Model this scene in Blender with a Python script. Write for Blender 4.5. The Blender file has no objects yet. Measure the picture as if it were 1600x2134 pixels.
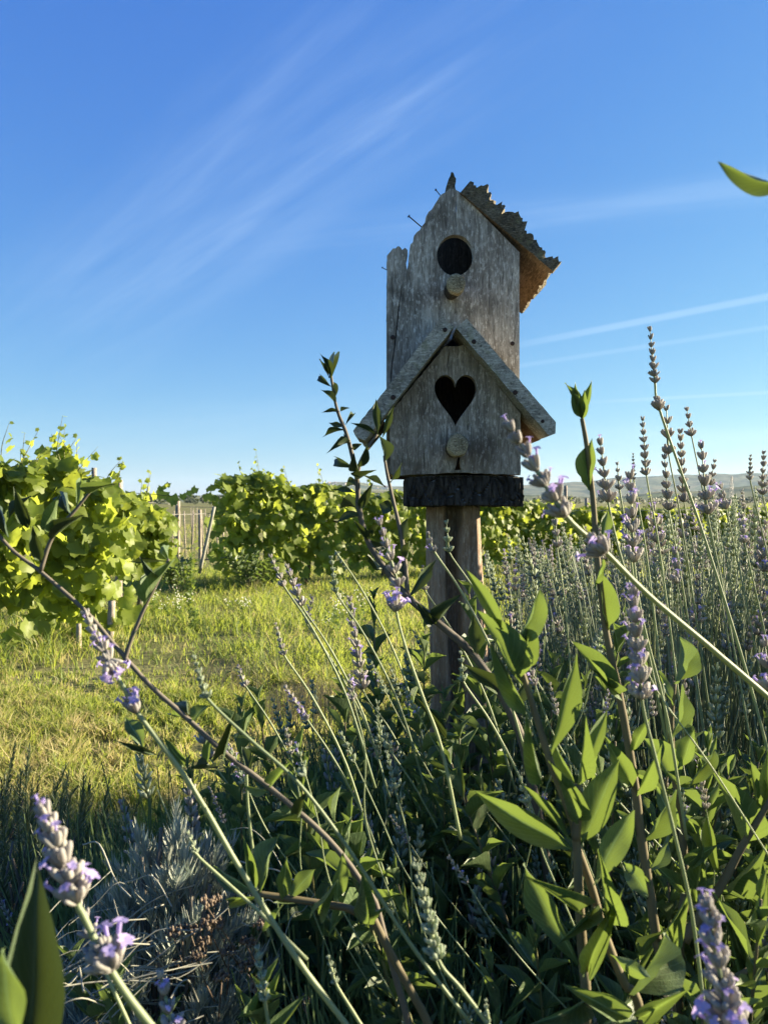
import bpy, bmesh, math, random
import numpy as np
from mathutils import Vector, Matrix, noise

S = bpy.context.scene
COL = S.collection
# ------------------------------------------------------------------ camera
H = 0.95                      # eye height
F = 1600.0                    # focal length in picture pixels (picture 1600 x 2134)
HOR = 1045.0
PITCH = math.atan((1067.0 - HOR) / F)
cd = bpy.data.cameras.new('camera'); cam = bpy.data.objects.new('camera', cd); COL.objects.link(cam)
cam.location = (0, 0, H); cam.rotation_euler = (math.pi / 2 - PITCH, 0, 0)
cd.sensor_fit = 'VERTICAL'; cd.sensor_height = 34.6; cd.lens = 34.6 * F / 2134.0
cd.clip_start = 0.02; cd.clip_end = 30000
cd.dof.use_dof = True; cd.dof.focus_distance = 1.25; cd.dof.aperture_fstop = 15
S.camera = cam
# ------------------------------------------------------------------ light
SUN_AZ, SUN_EL = 75.0, 17.0   # degrees clockwise from the view direction, above the horizon
SKY_STRENGTH, SUN_STRENGTH, EXPOSURE = 0.12, 5.0, 2.2
sdir = Vector((math.sin(math.radians(SUN_AZ)) * math.cos(math.radians(SUN_EL)),
               math.cos(math.radians(SUN_AZ)) * math.cos(math.radians(SUN_EL)),
               math.sin(math.radians(SUN_EL))))
ld = bpy.data.lights.new('sun', 'SUN'); sun = bpy.data.objects.new('sun', ld); COL.objects.link(sun)
ld.energy = SUN_STRENGTH; ld.angle = math.radians(0.6); ld.color = (1.0, 0.85, 0.62)
sun.rotation_euler = sdir.to_track_quat('Z', 'Y').to_euler()
S.view_settings.view_transform = 'Standard'; S.view_settings.look = 'None'
S.view_settings.exposure = EXPOSURE; S.view_settings.gamma = 1.0
S.view_settings.use_curve_mapping = False
S.cycles.max_bounces = 8; S.cycles.diffuse_bounces = 4; S.cycles.glossy_bounces = 2
S.cycles.transmission_bounces = 4; S.cycles.transparent_max_bounces = 4; S.cycles.volume_bounces = 0
S.cycles.use_denoising = True
S.cycles.sample_clamp_indirect = 6.0
S.cycles.caustics_reflective = False; S.cycles.caustics_refractive = False

RP = Matrix.Rotation(-PITCH, 3, 'X')
def ray(px, py):
    return RP @ Vector(((px - 800.0) / F, 1.0, (1067.0 - py) / F))
def P(px, py, Y):
    """World point seen at picture position px, py at the distance Y along the ground."""
    d = ray(px, py)
    return Vector((0, 0, H)) + d * (Y / d.y)

# ------------------------------------------------------------------ sky
W = bpy.data.worlds.new('World'); S.world = W; W.use_nodes = True
nt = W.node_tree; N = nt.nodes; L = nt.links
for n in list(N): N.remove(n)
def nd(t, **k):
    n = N.new(t)
    for a, b in k.items(): setattr(n, a, b)
    return n
def mth(op, a, b=None, clamp=False):
    n = nd('ShaderNodeMath', operation=op); n.use_clamp = clamp
    for i, v in enumerate((a, b)):
        if v is None: continue
        if isinstance(v, (int, float)): n.inputs[i].default_value = v
        else: L.new(v, n.inputs[i])
    return n.outputs[0]
sky = nd('ShaderNodeTexSky', sky_type='NISHITA'); sky.sun_disc = False
sky.sun_elevation = math.radians(SUN_EL); sky.sun_rotation = math.radians(SUN_AZ)
sky.altitude = 300; sky.air_density = 1.0; sky.dust_density = 0.1; sky.ozone_density = 3.0
# the phone's tone curve on the sky: one power law per channel, the same all round
sp_ = nd('ShaderNodeSeparateColor'); L.new(sky.outputs[0], sp_.inputs[0])
hs = nd('ShaderNodeCombineColor'); KS = 1.2 / (SKY_STRENGTH * 2 ** EXPOSURE)
for i_, (g_, k_) in enumerate(((1.06, 0.090), (0.82, 0.160), (0.30, 0.455))):
    n_ = nd('ShaderNodeMath', operation='POWER'); L.new(sp_.outputs[i_], n_.inputs[0]); n_.inputs[1].default_value = g_
    m_ = nd('ShaderNodeMath', operation='MULTIPLY'); L.new(n_.outputs[0], m_.inputs[0]); m_.inputs[1].default_value = k_ * KS
    L.new(m_.outputs[0], hs.inputs[i_])
tc = nd('ShaderNodeTexCoord')
dirv = tc.outputs['Generated']
def vdot(v):
    n = nd('ShaderNodeVectorMath', operation='DOT_PRODUCT'); L.new(dirv, n.inputs[0]); n.inputs[1].default_value = v
    return n.outputs['Value']
def ramp(x, a, b):
    n = nd('ShaderNodeMapRange', interpolation_type='SMOOTHSTEP')
    L.new(x, n.inputs[0]); n.inputs[1].default_value = a; n.inputs[2].default_value = b
    return n.outputs[0]
def streak(p1, p2, half, amt, fade, soft=0.25, nscale=None, wob=0.0, asym=False):
    """A cloud streak along the great circle through two sky directions; fade = (from, full) in picture columns."""
    a, b = ray(*p1).normalized(), ray(*p2).normalized()
    n = a.cross(b).normalized(); t = (b - a * a.dot(b)).normalized()
    d = vdot(n)
    if wob:
        nn = nd('ShaderNodeTexNoise'); nn.inputs['Scale'].default_value = 3.5; nn.inputs['Detail'].default_value = 4
        L.new(dirv, nn.inputs['Vector'])
        d = mth('ADD', d, mth('MULTIPLY', mth('SUBTRACT', nn.outputs[0], 0.5), wob))
    m = ramp(mth('ABSOLUTE', d), half, half * soft)
    def coord(p):
        r = ray(*p).normalized(); return r.dot(t)
    al = vdot(t)
    for f0, f1 in fade:
        m = mth('MULTIPLY', m, ramp(al, coord(f0), coord(f1)))
    if nscale:
        # noise stretched along the streak
        mp = nd('ShaderNodeCombineXYZ')
        L.new(mth('MULTIPLY', al, nscale[0]), mp.inputs[0]); L.new(mth('MULTIPLY', vdot(n), nscale[1]), mp.inputs[1])
        L.new(mth('MULTIPLY', vdot(t.cross(n)), 1.5), mp.inputs[2])
        nn = nd('ShaderNodeTexNoise'); nn.inputs['Scale'].default_value = 1.0; nn.inputs['Detail'].default_value = 6; nn.inputs['Roughness'].default_value = 0.6
        L.new(mp.outputs[0], nn.inputs['Vector'])
        m = mth('MULTIPLY', m, ramp(nn.outputs[0], 0.28, 0.68))
    return mth('MULTIPLY', m, amt)
ST = [
 streak((150, 690), (1000, 120), 0.110, 0.24, [((1350, -100), (850, 220)), ((40, 770), (250, 620))], 0.0, (2.6, 22), 0.05),
 streak((100, 730), (900, 215), 0.045, 0.15, [((1150, 30), (820, 250)), ((60, 760), (230, 640))], 0.0, (4.0, 22), 0.06),
 streak((150, 560), (600, 160), 0.075, 0.22, [((900, -110), (600, 160)), ((-200, 870), (150, 560))], 0.0, (2.5, 20), 0.08),
 streak((560, 515), (1600, 385), 0.036, 0.26, [((300, 545), (900, 470))], 0.05, (1.5, 26), 0.02),
 streak((1085, 718), (1600, 618), 0.0058, 0.36, [((960, 742), (1300, 677))], 0.30),
 streak((1085, 762), (1600, 682), 0.0042, 0.20, [((560, 840), (1300, 729))], 0.2),
 streak((1270, 836), (1600, 818), 0.0030, 0.30, [((1150, 843), (1400, 829))], 0.3),
 streak((1100, 905), (1600, 912), 0.020, 0.35, [((950, 903), (1400, 909))], 0.05, (3, 30), 0.01),
 streak((0, 940), (700, 850), 0.05, 0.16, [((900, 830), (500, 880))], 0.0, (2, 16), 0.03),
]
tot = ST[0]
for s_ in ST[1:]:
    tot = mth('ADD', tot, s_)
tot = mth('MINIMUM', tot, 0.7)
cl = nd('ShaderNodeMixRGB', blend_type='MIX'); L.new(tot, cl.inputs[0]); L.new(hs.outputs[0], cl.inputs[1])
cw = nd('ShaderNodeMixRGB', blend_type='ADD'); cw.inputs[0].default_value = 1.0
sc_ = nd('ShaderNodeMixRGB', blend_type='MULTIPLY'); sc_.inputs[0].default_value = 1; L.new(hs.outputs[0], sc_.inputs[1]); sc_.inputs[2].default_value = (0.45, 0.45, 0.45, 1)
L.new(sc_.outputs[0], cw.inputs[1]); cw.inputs[2].default_value = (0.40 * KS, 0.50 * KS, 0.60 * KS, 1)
L.new(cw.outputs[0], cl.inputs[2])
bg = nd('ShaderNodeBackground'); bg.inputs['Strength'].default_value = SKY_STRENGTH
L.new(cl.outputs[0], bg.inputs[0])
wo = nd('ShaderNodeOutputWorld'); L.new(bg.outputs[0], wo.inputs[0])

# ------------------------------------------------------------------ helpers
def rgb(c): return (c[0], c[1], c[2], 1.0)
class MT:
    """small node-tree writer for materials"""
    def __init__(s, name):
        s.m = bpy.data.materials.new(name); s.m.use_nodes = True
        s.t = s.m.node_tree; s.t.nodes.clear()
        s.out = s.n('ShaderNodeOutputMaterial')
    def n(s, t, ins=None, **k):
        n = s.t.nodes.new(t)
        for a, b in k.items(): setattr(n, a, b)
        for a, b in (ins or {}).items():
            if isinstance(b, bpy.types.NodeSocket): s.t.links.new(b, n.inputs[a])
            else: n.inputs[a].default_value = b
        return n
    def math(s, op, a, b=0.0, clamp=False):
        n = s.n('ShaderNodeMath', {0: a, 1: b}, operation=op); n.use_clamp = clamp; return n.outputs[0]
    def mix(s, f, a, b, mode='MIX'):
        return s.n('ShaderNodeMixRGB', {0: f, 1: a, 2: b}, blend_type=mode).outputs[0]
    def noise(s, vec, scale, detail=4, rough=0.55, dist=0.0):
        return s.n('ShaderNodeTexNoise', {'Vector': vec, 'Scale': scale, 'Detail': detail, 'Roughness': rough, 'Distortion': dist}).outputs[0]
    def rng(s, x, a, b, c=0.0, d=1.0):
        return s.n('ShaderNodeMapRange', {0: x, 1: a, 2: b, 3: c, 4: d}).outputs[0]
    def rand(s):
        oi = s.n('ShaderNodeObjectInfo').outputs['Random']
        ge = s.n('ShaderNodeNewGeometry').outputs['Random Per Island']
        return s.math('FRACT', s.math('ADD', oi, ge))
    def finish(s, surf):
        s.t.links.new(surf, s.out.inputs['Surface']); return s.m

def leaf_mat(name, c_dark, c_light, t_col, transl=0.4, rough=0.42, vein=0.35, spec=0.5, tip=None, spots=False):
    m = MT(name)
    r = m.rand()
    tc = m.n('ShaderNodeTexCoord')
    nz = m.noise(tc.outputs['Object'], 3.0, 3)
    f = m.math('ADD', m.math('MULTIPLY', r, 0.75), m.math('MULTIPLY', nz, 0.25))
    col = m.mix(f, rgb(c_dark), rgb(c_light))
    tcol = m.mix(f, rgb([x * 0.75 for x in t_col]), rgb(t_col))
    if tip:
        y = m.math('FRACT', m.math('MULTIPLY', r, 7.31))
        k = m.rng(y, tip[1], 1.0)
        col = m.mix(k, col, rgb(tip[0])); tcol = m.mix(k, tcol, rgb([min(1, x * 2.6) for x in tip[0]]))
    if spots:
        sn = m.noise(tc.outputs['Object'], 9.0, 5, 0.7)
        k = m.rng(m.math('ADD', sn, m.math('MULTIPLY', r, 0.10)), 0.66, 0.74)
        col = m.mix(m.math('MULTIPLY', k, 0.7), col, (0.16, 0.11, 0.05, 1))
        mo = m.noise(tc.outputs['Object'], 5.0, 4, 0.6)
        col = m.mix(m.rng(mo, 0.35, 0.65, 0.0, 0.7), col, rgb([x * 0.55 for x in c_dark]))
    bump = None
    if vein:
        uv = m.n('ShaderNodeSeparateXYZ', {0: tc.outputs['UV']})
        u = m.math('ABSOLUTE', m.math('SUBTRACT', uv.outputs[0], 0.5))
        mid = m.rng(u, 0.055, 0.01)
        # side veins slanting towards the tip
        w = m.math('SINE', m.math('MULTIPLY', m.math('SUBTRACT', uv.outputs[1], m.math('MULTIPLY', u, 0.9)), 62.0))
        side = m.rng(w, 0.86, 1.0)
        v = m.math('MAXIMUM', mid, m.math('MULTIPLY', side, 0.5))
        col = m.mix(m.math('MULTIPLY', v, vein), col, rgb([min(1, x * 2.2 + 0.03) for x in c_light])); tcol = m.mix(m.math('MULTIPLY', side, 0.35), tcol, rgb([x * 0.45 for x in t_col]))
        bump = m.n('ShaderNodeBump', {'Height': m.math('ADD', m.math('MULTIPLY', v, -1.0), m.noise(tc.outputs['Object'], 40, 2)), 'Strength': 0.25, 'Distance': 0.002}).outputs[0]
    ins = {'Base Color': col, 'Roughness': rough, 'Specular IOR Level': spec}
    if bump: ins['Normal'] = bump
    p = m.n('ShaderNodeBsdfPrincipled', ins)
    tr = m.n('ShaderNodeBsdfTranslucent', {'Color': tcol})
    mx = m.n('ShaderNodeMixShader', {0: transl, 1: p.outputs[0], 2: tr.outputs[0]})
    return m.finish(mx.outputs[0])

def wood_mat(name, c0, c1, c2, grain=(60, 60, 5), bump=0.6, dist=0.0015, lichen=0.0, axis_z=True, warm=None):
    m = MT(name)
    oc = m.n('ShaderNodeTexCoord').outputs['Object']
    mp = m.n('ShaderNodeMapping', {'Vector': oc, 'Scale': grain}).outputs[0]
    g1 = m.noise(mp, 2.2, 8, 0.68, 0.6)
    mp2 = m.n('ShaderNodeMapping', {'Vector': oc, 'Scale': tuple(x * 4 for x in grain)}).outputs[0]
    g2 = m.noise(mp2, 2.0, 4, 0.7)
    blot = m.noise(oc, 14, 5, 0.6)
    sp = m.noise(m.n('ShaderNodeMapping', {'Vector': oc, 'Scale': (grain[0] * 4.5, grain[1] * 4.5, grain[2] * 22)}).outputs[0], 1.0, 3, 0.7)
    col = m.mix(m.rng(g1, 0.34, 0.66), rgb(c0), rgb(c1))
    col = m.mix(m.math('MULTIPLY', m.rng(g2, 0.5, 0.8), 0.55), col, rgb(c2))
    col = m.mix(m.math('MULTIPLY', m.rng(blot, 0.50, 0.66), 0.62), col, rgb([x * 0.38 for x in c0]))
    st = m.noise(m.n('ShaderNodeMapping', {'Vector': oc, 'Scale': (grain[0] * .5, grain[1] * .5, grain[2] * .9)}).outputs[0], 1.0, 4, 0.6)
    col = m.mix(m.math('MULTIPLY', m.rng(st, 0.54, 0.68), 0.55), col, rgb([x * 0.45 for x in c0]))
    col = m.mix(m.math('MULTIPLY', m.rng(sp, 0.52, 0.66), 0.55), col, rgb([min(1, x * 1.2) for x in c2]))
    col = m.mix(m.math('MULTIPLY', m.rng(g2, 0.44, 0.30), 0.85), col, rgb([x * 0.25 for x in c0]))
    mp3 = m.n('ShaderNodeMapping', {'Vector': oc, 'Scale': tuple(x * 9 for x in grain)}).outputs[0]
    g3 = m.noise(mp3, 1.6, 3, 0.7)
    col = m.mix(m.math('MULTIPLY', m.rng(g3, 0.46, 0.34), 0.6), col, rgb([x * 0.3 for x in c0]))
    if lichen:
        l = m.noise(oc, 60, 5, 0.7)
        col = m.mix(m.math('MULTIPLY', m.rng(l, 0.55, 0.62), lichen), col, (0.20, 0.21, 0.10, 1))
    if warm:
        col = m.mix(m.math('MULTIPLY', m.rng(m.noise(oc, 7, 3), 0.42, 0.6), warm[1]), col, rgb(warm[0]))
    h = m.math('ADD', m.math('MULTIPLY', g1, 1.0), m.math('ADD', m.math('MULTIPLY', g2, 0.6), m.math('MULTIPLY', sp, 0.35)))
    kn = m.noise(oc, 9, 3, 0.5, 1.2)
    col = m.mix(m.math('MULTIPLY', m.rng(kn, 0.66, 0.74), 0.6), col, rgb([x * 0.4 for x in c0]))
    b = m.n('ShaderNodeBump', {'Height': h, 'Strength': bump, 'Distance': dist})
    p = m.n('ShaderNodeBsdfPrincipled', {'Base Color': col, 'Roughness': 0.88, 'Specular IOR Level': 0.25, 'Normal': b.outputs[0]})
    return m.finish(p.outputs[0])

def plain(name, c, rough=0.7, metal=0.0, var=0.25, scale=30, transl=0.0):
    m = MT(name)
    oc = m.n('ShaderNodeTexCoord').outputs['Object']
    nz = m.noise(oc, scale, 4)
    f = m.math('ADD', m.math('MULTIPLY', nz, 0.6), m.math('MULTIPLY', m.rand(), 0.4))
    col = m.mix(f, rgb([x * (1 - var) for x in c]), rgb([min(1, x * (1 + var)) for x in c]))
    b = m.n('ShaderNodeBump', {'Height': nz, 'Strength': 0.3, 'Distance': 0.001})
    s = m.n('ShaderNodeBsdfPrincipled', {'Base Color': col, 'Roughness': rough, 'Metallic': metal, 'Specular IOR Level': 0.3, 'Normal': b.outputs[0]}).outputs[0]
    if transl:
        t = m.n('ShaderNodeBsdfTranslucent', {'Color': rgb([min(1, x * 1.6) for x in c])}).outputs[0]
        s = m.n('ShaderNodeMixShader', {0: transl, 1: s, 2: t}).outputs[0]
    return m.finish(s)

class MB:
    """collects geometry for ONE mesh object"""
    def __init__(s): s.v = []; s.f = []; s.mi = []; s.uv = {}
    def add(s, vs, fs, mi=0):
        o = len(s.v); s.v += [tuple(q) for q in vs]; s.f += [tuple(i + o for i in q) for q in fs]; s.mi += [mi] * len(fs)
    def tube(s, pts, rad, n=6, mi=0, cap=True):
        pts = [Vector(q) for q in pts]
        if isinstance(rad, (int, float)): rad = [rad] * len(pts)
        vs = []; ref = None
        for i, q in enumerate(pts):
            t = (pts[min(i + 1, len(pts) - 1)] - pts[max(i - 1, 0)])
            if t.length < 1e-9: t = Vector((0, 0, 1))
            t.normalize()
            if ref is None: ref = Vector((1, 0, 0)) if abs(t.x) < 0.8 else Vector((0, 1, 0))
            a = (ref - t * ref.dot(t)).normalized(); ref = a; b = t.cross(a)
            for k in range(n):
                w = 2 * math.pi * k / n
                vs.append(q + (a * math.cos(w) + b * math.sin(w)) * rad[i])
        fs = []
        for i in range(len(pts) - 1):
            for k in range(n):
                k2 = (k + 1) % n
                fs.append((i * n + k, i * n + k2, (i + 1) * n + k2, (i + 1) * n + k))
        if cap:
            fs.append(tuple(range(n))[::-1]); fs.append(tuple((len(pts) - 1) * n + k for k in range(n)))
        s.add(vs, fs, mi)
    def box(s, c, h, M=None):
        vs = [Vector((c[0] + sx * h[0], c[1] + sy * h[1], c[2] + sz * h[2])) for sx in (-1, 1) for sy in (-1, 1) for sz in (-1, 1)]
        if M: vs = [M @ q for q in vs]
        s.add(vs, [(0, 1, 3, 2), (4, 6, 7, 5), (0, 4, 5, 1), (2, 3, 7, 6), (0, 2, 6, 4), (1, 5, 7, 3)])
    def mesh(s, name, mats, smooth=True):
        me = bpy.data.meshes.new(name); me.from_pydata(s.v, [], s.f)
        for m in (mats if isinstance(mats, (list, tuple)) else [mats]): me.materials.append(m)
        if any(s.mi): me.polygons.foreach_set('material_index', s.mi)
        if smooth: me.polygons.foreach_set('use_smooth', [True] * len(me.polygons))
        me.update(); return me

def link(name, me, parent=None, M=None):
    o = bpy.data.objects.new(name, me); COL.objects.link(o)
    if parent: o.parent = parent
    if M is not None: o.matrix_basis = M
    return o
def tag(o, label=None, cat=None, group=None, kind=None):
    if label: o['label'] = label
    if cat: o['category'] = cat
    if group: o['group'] = group
    if kind: o['kind'] = kind
    return o
def thing(name, loc, label, cat, group=None):
    o = bpy.data.objects.new(name, None); COL.objects.link(o); o.location = loc; o.empty_display_size = 0.05
    return tag(o, label, cat, group)
def rel(root): return Matrix.Translation(-root.location)
def smoothpath(pts, n=5):
    """Catmull-Rom through points"""
    pts = [Vector(p) for p in pts]
    if len(pts) < 3: return [pts[0].lerp(pts[-1], i / n) for i in range(n + 1)]
    q = [pts[0] * 2 - pts[1]] + pts + [pts[-1] * 2 - pts[-2]]
    out = []
    for i in range(1, len(q) - 2):
        for k in range(n):
            t = k / n; a, b, c, d = q[i - 1:i + 3]
            out.append(0.5 * ((2 * b) + (c - a) * t + (2 * a - 5 * b + 4 * c - d) * t * t + (3 * b - a - 3 * c + d) * t ** 3))
    out.append(pts[-1]); return out

# ------------------------------------------------------------------ materials
M = {}
M['greywood'] = wood_mat('weathered grey wood', (0.19, 0.165, 0.130), (0.51, 0.462, 0.38), (0.75, 0.70, 0.605), warm=((0.17, 0.125, 0.085), 0.35))
M['greywood2'] = wood_mat('weathered grey wood darker', (0.150, 0.130, 0.100), (0.43, 0.385, 0.31), (0.67, 0.62, 0.53), lichen=0.15, warm=((0.12, 0.085, 0.055), 0.45))
M['roofwood'] = wood_mat('lichened grey roof wood', (0.22, 0.205, 0.165), (0.44, 0.415, 0.335), (0.62, 0.59, 0.49), lichen=0.4, grain=(25, 25, 25))
M['freshwood'] = wood_mat('sheltered orange wood', (0.11, 0.078, 0.05), (0.19, 0.135, 0.085), (0.27, 0.20, 0.13), grain=(30, 8, 30), bump=0.3)
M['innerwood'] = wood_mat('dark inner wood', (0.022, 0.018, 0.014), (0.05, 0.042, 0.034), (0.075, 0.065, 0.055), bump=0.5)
M['bark'] = wood_mat('rotten bark roof wood', (0.065, 0.054, 0.036), (0.16, 0.135, 0.088), (0.32, 0.28, 0.19), grain=(30, 12, 30), lichen=0.35, bump=1.0, dist=0.003)
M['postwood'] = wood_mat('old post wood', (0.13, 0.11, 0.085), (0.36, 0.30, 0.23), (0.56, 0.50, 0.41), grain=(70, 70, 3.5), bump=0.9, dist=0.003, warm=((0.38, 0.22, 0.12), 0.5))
M['knob'] = wood_mat('perch wood', (0.16, 0.125, 0.07), (0.50, 0.42, 0.25), (0.70, 0.62, 0.42), grain=(70, 70, 70), bump=0.7)
M['stakewood'] = wood_mat('vineyard stake wood', (0.20, 0.17, 0.13), (0.36, 0.31, 0.25), (0.48, 0.43, 0.36), bump=0.4)
M['stem_brown'] = plain('brown woody stem', (0.125, 0.105, 0.055), 0.75, var=0.35)
M['stem_green'] = plain('green shrub stem', (0.13, 0.13, 0.05), 0.6, var=0.35)
M['twig'] = plain('grey brown twig bark', (0.12, 0.105, 0.080), 0.8, var=0.35)
M['rust'] = plain('rusty iron', (0.05, 0.032, 0.026), 0.6, 0.6)
M['wire'] = plain('trellis wire', (0.28, 0.27, 0.25), 0.5, 0.6)
M['shrubleaf'] = leaf_mat('shrub leaf', (0.065, 0.110, 0.045), (0.130, 0.178, 0.070), (0.28, 0.40, 0.07), 0.25, 0.46, vein=0.8, spec=0.5, spots=True)
M['shadedleaf'] = leaf_mat('shaded shrub leaf', (0.026, 0.045, 0.022), (0.055, 0.080, 0.034), (0.14, 0.2, 0.04), 0.10, 0.5, vein=0.4, spec=0.4)  # shrub leaf with the dark of a backlit silhouette put into its colour
M['vineleaf'] = leaf_mat('grapevine leaf', (0.090, 0.132, 0.022), (0.19, 0.235, 0.040), (0.56, 0.66, 0.08), 0.50, 0.5, vein=0.0, spec=0.3, tip=((0.20, 0.235, 0.045), 0.88))
M['rosemary'] = leaf_mat('rosemary needle', (0.045, 0.068, 0.034), (0.095, 0.125, 0.060), (0.24, 0.3, 0.08), 0.25, 0.5, vein=0)
M['silver'] = leaf_mat('silver curry plant needle', (0.23, 0.26, 0.21), (0.42, 0.45, 0.38), (0.3, 0.38, 0.3), 0.25, 0.6, vein=0)
M['lavstem'] = leaf_mat('lavender stalk', (0.16, 0.215, 0.11), (0.33, 0.38, 0.20), (0.44, 0.50, 0.14), 0.25, 0.55, vein=0)
M['lavleaf'] = leaf_mat('lavender leaf', (0.12, 0.165, 0.105), (0.24, 0.30, 0.20), (0.34, 0.43, 0.18), 0.3, 0.6, vein=0)
M['cushleaf'] = leaf_mat('green lavender leaf', (0.095, 0.145, 0.060), (0.20, 0.270, 0.115), (0.38, 0.50, 0.15), 0.3, 0.6, vein=0)
M['calyx'] = leaf_mat('lavender calyx', (0.27, 0.26, 0.26), (0.55, 0.54, 0.46), (0.58, 0.53, 0.47), 0.42, 0.75, vein=0, spec=0.2)
M['calyxg'] = leaf_mat('green lavender calyx', (0.26, 0.32, 0.23), (0.46, 0.52, 0.38), (0.52, 0.58, 0.34), 0.42, 0.75, vein=0, spec=0.2)
M['petal'] = leaf_mat('lavender petal', (0.40, 0.34, 0.68), (0.58, 0.50, 0.80), (0.62, 0.50, 0.82), 0.45, 0.6, vein=0)
M['straw'] = leaf_mat('dry straw', (0.24, 0.19, 0.10), (0.42, 0.36, 0.21), (0.5, 0.4, 0.2), 0.3, 0.6, vein=0)
M['drystalk'] = plain('pale dry stalk', (0.24, 0.24, 0.19), 0.7, var=0.3)
M['dryflower'] = leaf_mat('dried brown flower', (0.09, 0.062, 0.04), (0.20, 0.155, 0.105), (0.3, 0.2, 0.1), 0.2, 0.8, vein=0)
M['weed'] = leaf_mat('weed leaf', (0.08, 0.13, 0.03), (0.15, 0.22, 0.045), (0.4, 0.5, 0.06), 0.4, 0.5, vein=0)
M['hedge'] = leaf_mat('far tree foliage', (0.035, 0.05, 0.022), (0.065, 0.085, 0.033), (0.1, 0.14, 0.04), 0.2, 0.6, vein=0)
M['flower_white'] = plain('white weed flower', (0.7, 0.7, 0.62), 0.7)

def grass_mat(nm='grass blades', ga=(0.085, 0.130, 0.022, 1), gb=(0.19, 0.225, 0.048, 1), dr=0.0):
    m = MT(nm)
    r = m.rand()
    pos = m.n('ShaderNodeNewGeometry').outputs['Position']
    patch = m.noise(pos, 1.3, 4, 0.6)
    cl = m.noise(pos, 11.0, 3, 0.6)
    dry = m.math('ADD', m.math('MULTIPLY', r, 0.40), m.math('ADD', m.math('MULTIPLY', m.rng(patch, 0.3, 0.7), 0.40), m.math('MULTIPLY', m.rng(cl, 0.35, 0.65), 0.35)))
    g = m.mix(m.math('FRACT', m.math('MULTIPLY', r, 5.7)), ga, gb)
    c = m.mix(m.rng(dry, 0.50 + dr, 0.85 + dr), g, (0.40, 0.34, 0.17, 1))
    gt = m.mix(m.rng(dry, 0.52 + dr, 0.85 + dr), (0.42, 0.50, 0.07, 1), (0.62, 0.52, 0.22, 1))
    p = m.n('ShaderNodeBsdfPrincipled', {'Base Color': c, 'Roughness': 0.55, 'Specular IOR Level': 0.3})
    t = m.n('ShaderNodeBsdfTranslucent', {'Color': gt})
    return m.finish(m.n('ShaderNodeMixShader', {0: 0.45, 1: p.outputs[0], 2: t.outputs[0]}).outputs[0])
M['grass'] = grass_mat(dr=-0.01)
M['lush_shaded'] = grass_mat('lush grass blades', (0.065, 0.112, 0.022, 1), (0.14, 0.20, 0.042, 1), 0.10)  # greener grass, also darkened to stand in for the vines' shadow on the lawn

def ground_mat():
    m = MT('meadow ground')
    pos = m.n('ShaderNodeNewGeometry').outputs['Position']
    a = m.noise(pos, 0.9, 6, 0.6); b = m.noise(pos, 14, 5, 0.7); c = m.noise(pos, 0.012, 4, 0.5)
    col = m.mix(m.rng(a, 0.35, 0.65), (0.085, 0.105, 0.030, 1), (0.21, 0.20, 0.085, 1))
    col = m.mix(m.math('MULTIPLY', m.rng(b, 0.45, 0.65), 0.5), col, (0.13, 0.105, 0.055, 1))
    col = m.mix(m.rng(c, 0.45, 0.6), col, m.mix(0.5, col, (0.10, 0.13, 0.05, 1)))
    bp = m.n('ShaderNodeBump', {'Height': b, 'Strength': 0.8, 'Distance': 0.03})
    return m.finish(m.n('ShaderNodeBsdfPrincipled', {'Base Color': col, 'Roughness': 0.95, 'Specular IOR Level': 0.1, 'Normal': bp.outputs[0]}).outputs[0])
def soil_mat():
    m = MT('bed soil')
    pos = m.n('ShaderNodeNewGeometry').outputs['Position']
    a = m.noise(pos, 25, 6, 0.7)
    col = m.mix(m.rng(a, 0.35, 0.65), (0.018, 0.014, 0.010, 1), (0.055, 0.042, 0.030, 1))
    bp = m.n('ShaderNodeBump', {'Height': a, 'Strength': 1.0, 'Distance': 0.02})
    return m.finish(m.n('ShaderNodeBsdfPrincipled', {'Base Color': col, 'Roughness': 0.95, 'Specular IOR Level': 0.1, 'Normal': bp.outputs[0]}).outputs[0])
def hill_mat():
    m = MT('wooded hills')
    pos = m.n('ShaderNodeNewGeometry').outputs['Position']
    a = m.noise(pos, 0.008, 8, 0.65); b = m.n('ShaderNodeTexVoronoi', {'Vector': pos, 'Scale': 0.006}).outputs['Color']
    bw = m.n('ShaderNodeRGBToBW', {0: b}).outputs[0]
    col = m.mix(m.rng(a, 0.42, 0.56), (0.028, 0.045, 0.020, 1), m.mix(bw, (0.085, 0.11, 0.04, 1), (0.19, 0.165, 0.09, 1)))
    return m.finish(m.n('ShaderNodeBsdfPrincipled', {'Base Color': col, 'Roughness': 0.95, 'Specular IOR Level': 0.0}).outputs[0])

# ------------------------------------------------------------------ ground, soil, hills
def bed_edge_y(x):
    """far edge of the planted bed"""
    return 2.15 + 0.25 * math.sin(x * 1.9 + 0.5) + max(0, x) * 0.75 - max(0, -x) * 0.05
mb = MB()
xs = [-7000, -2000, -500, -100, -30] + [-12 + 0.6 * i for i in range(41)] + [30, 100, 500, 2000, 7000]
ys = [-200, -20] + [-3 + 0.6 * i for i in range(40)] + [28, 45, 100, 500, 2000, 7000]
vs = []
for y in ys:
    for x in xs:
        z = 0.0
        if abs(x) < 14 and -3 <= y < 21: z = 0.035 * noise.noise(Vector((x * 0.5, y * 0.5, 3)))
        vs.append((x, y, z))
nx = len(xs)
mb.add(vs, [(j * nx + i, j * nx + i + 1, (j + 1) * nx + i + 1, (j + 1) * nx + i) for j in range(len(ys) - 1) for i in range(nx - 1)])
tag(link('ground', mb.mesh('ground', ground_mat())), kind='structure')

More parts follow.
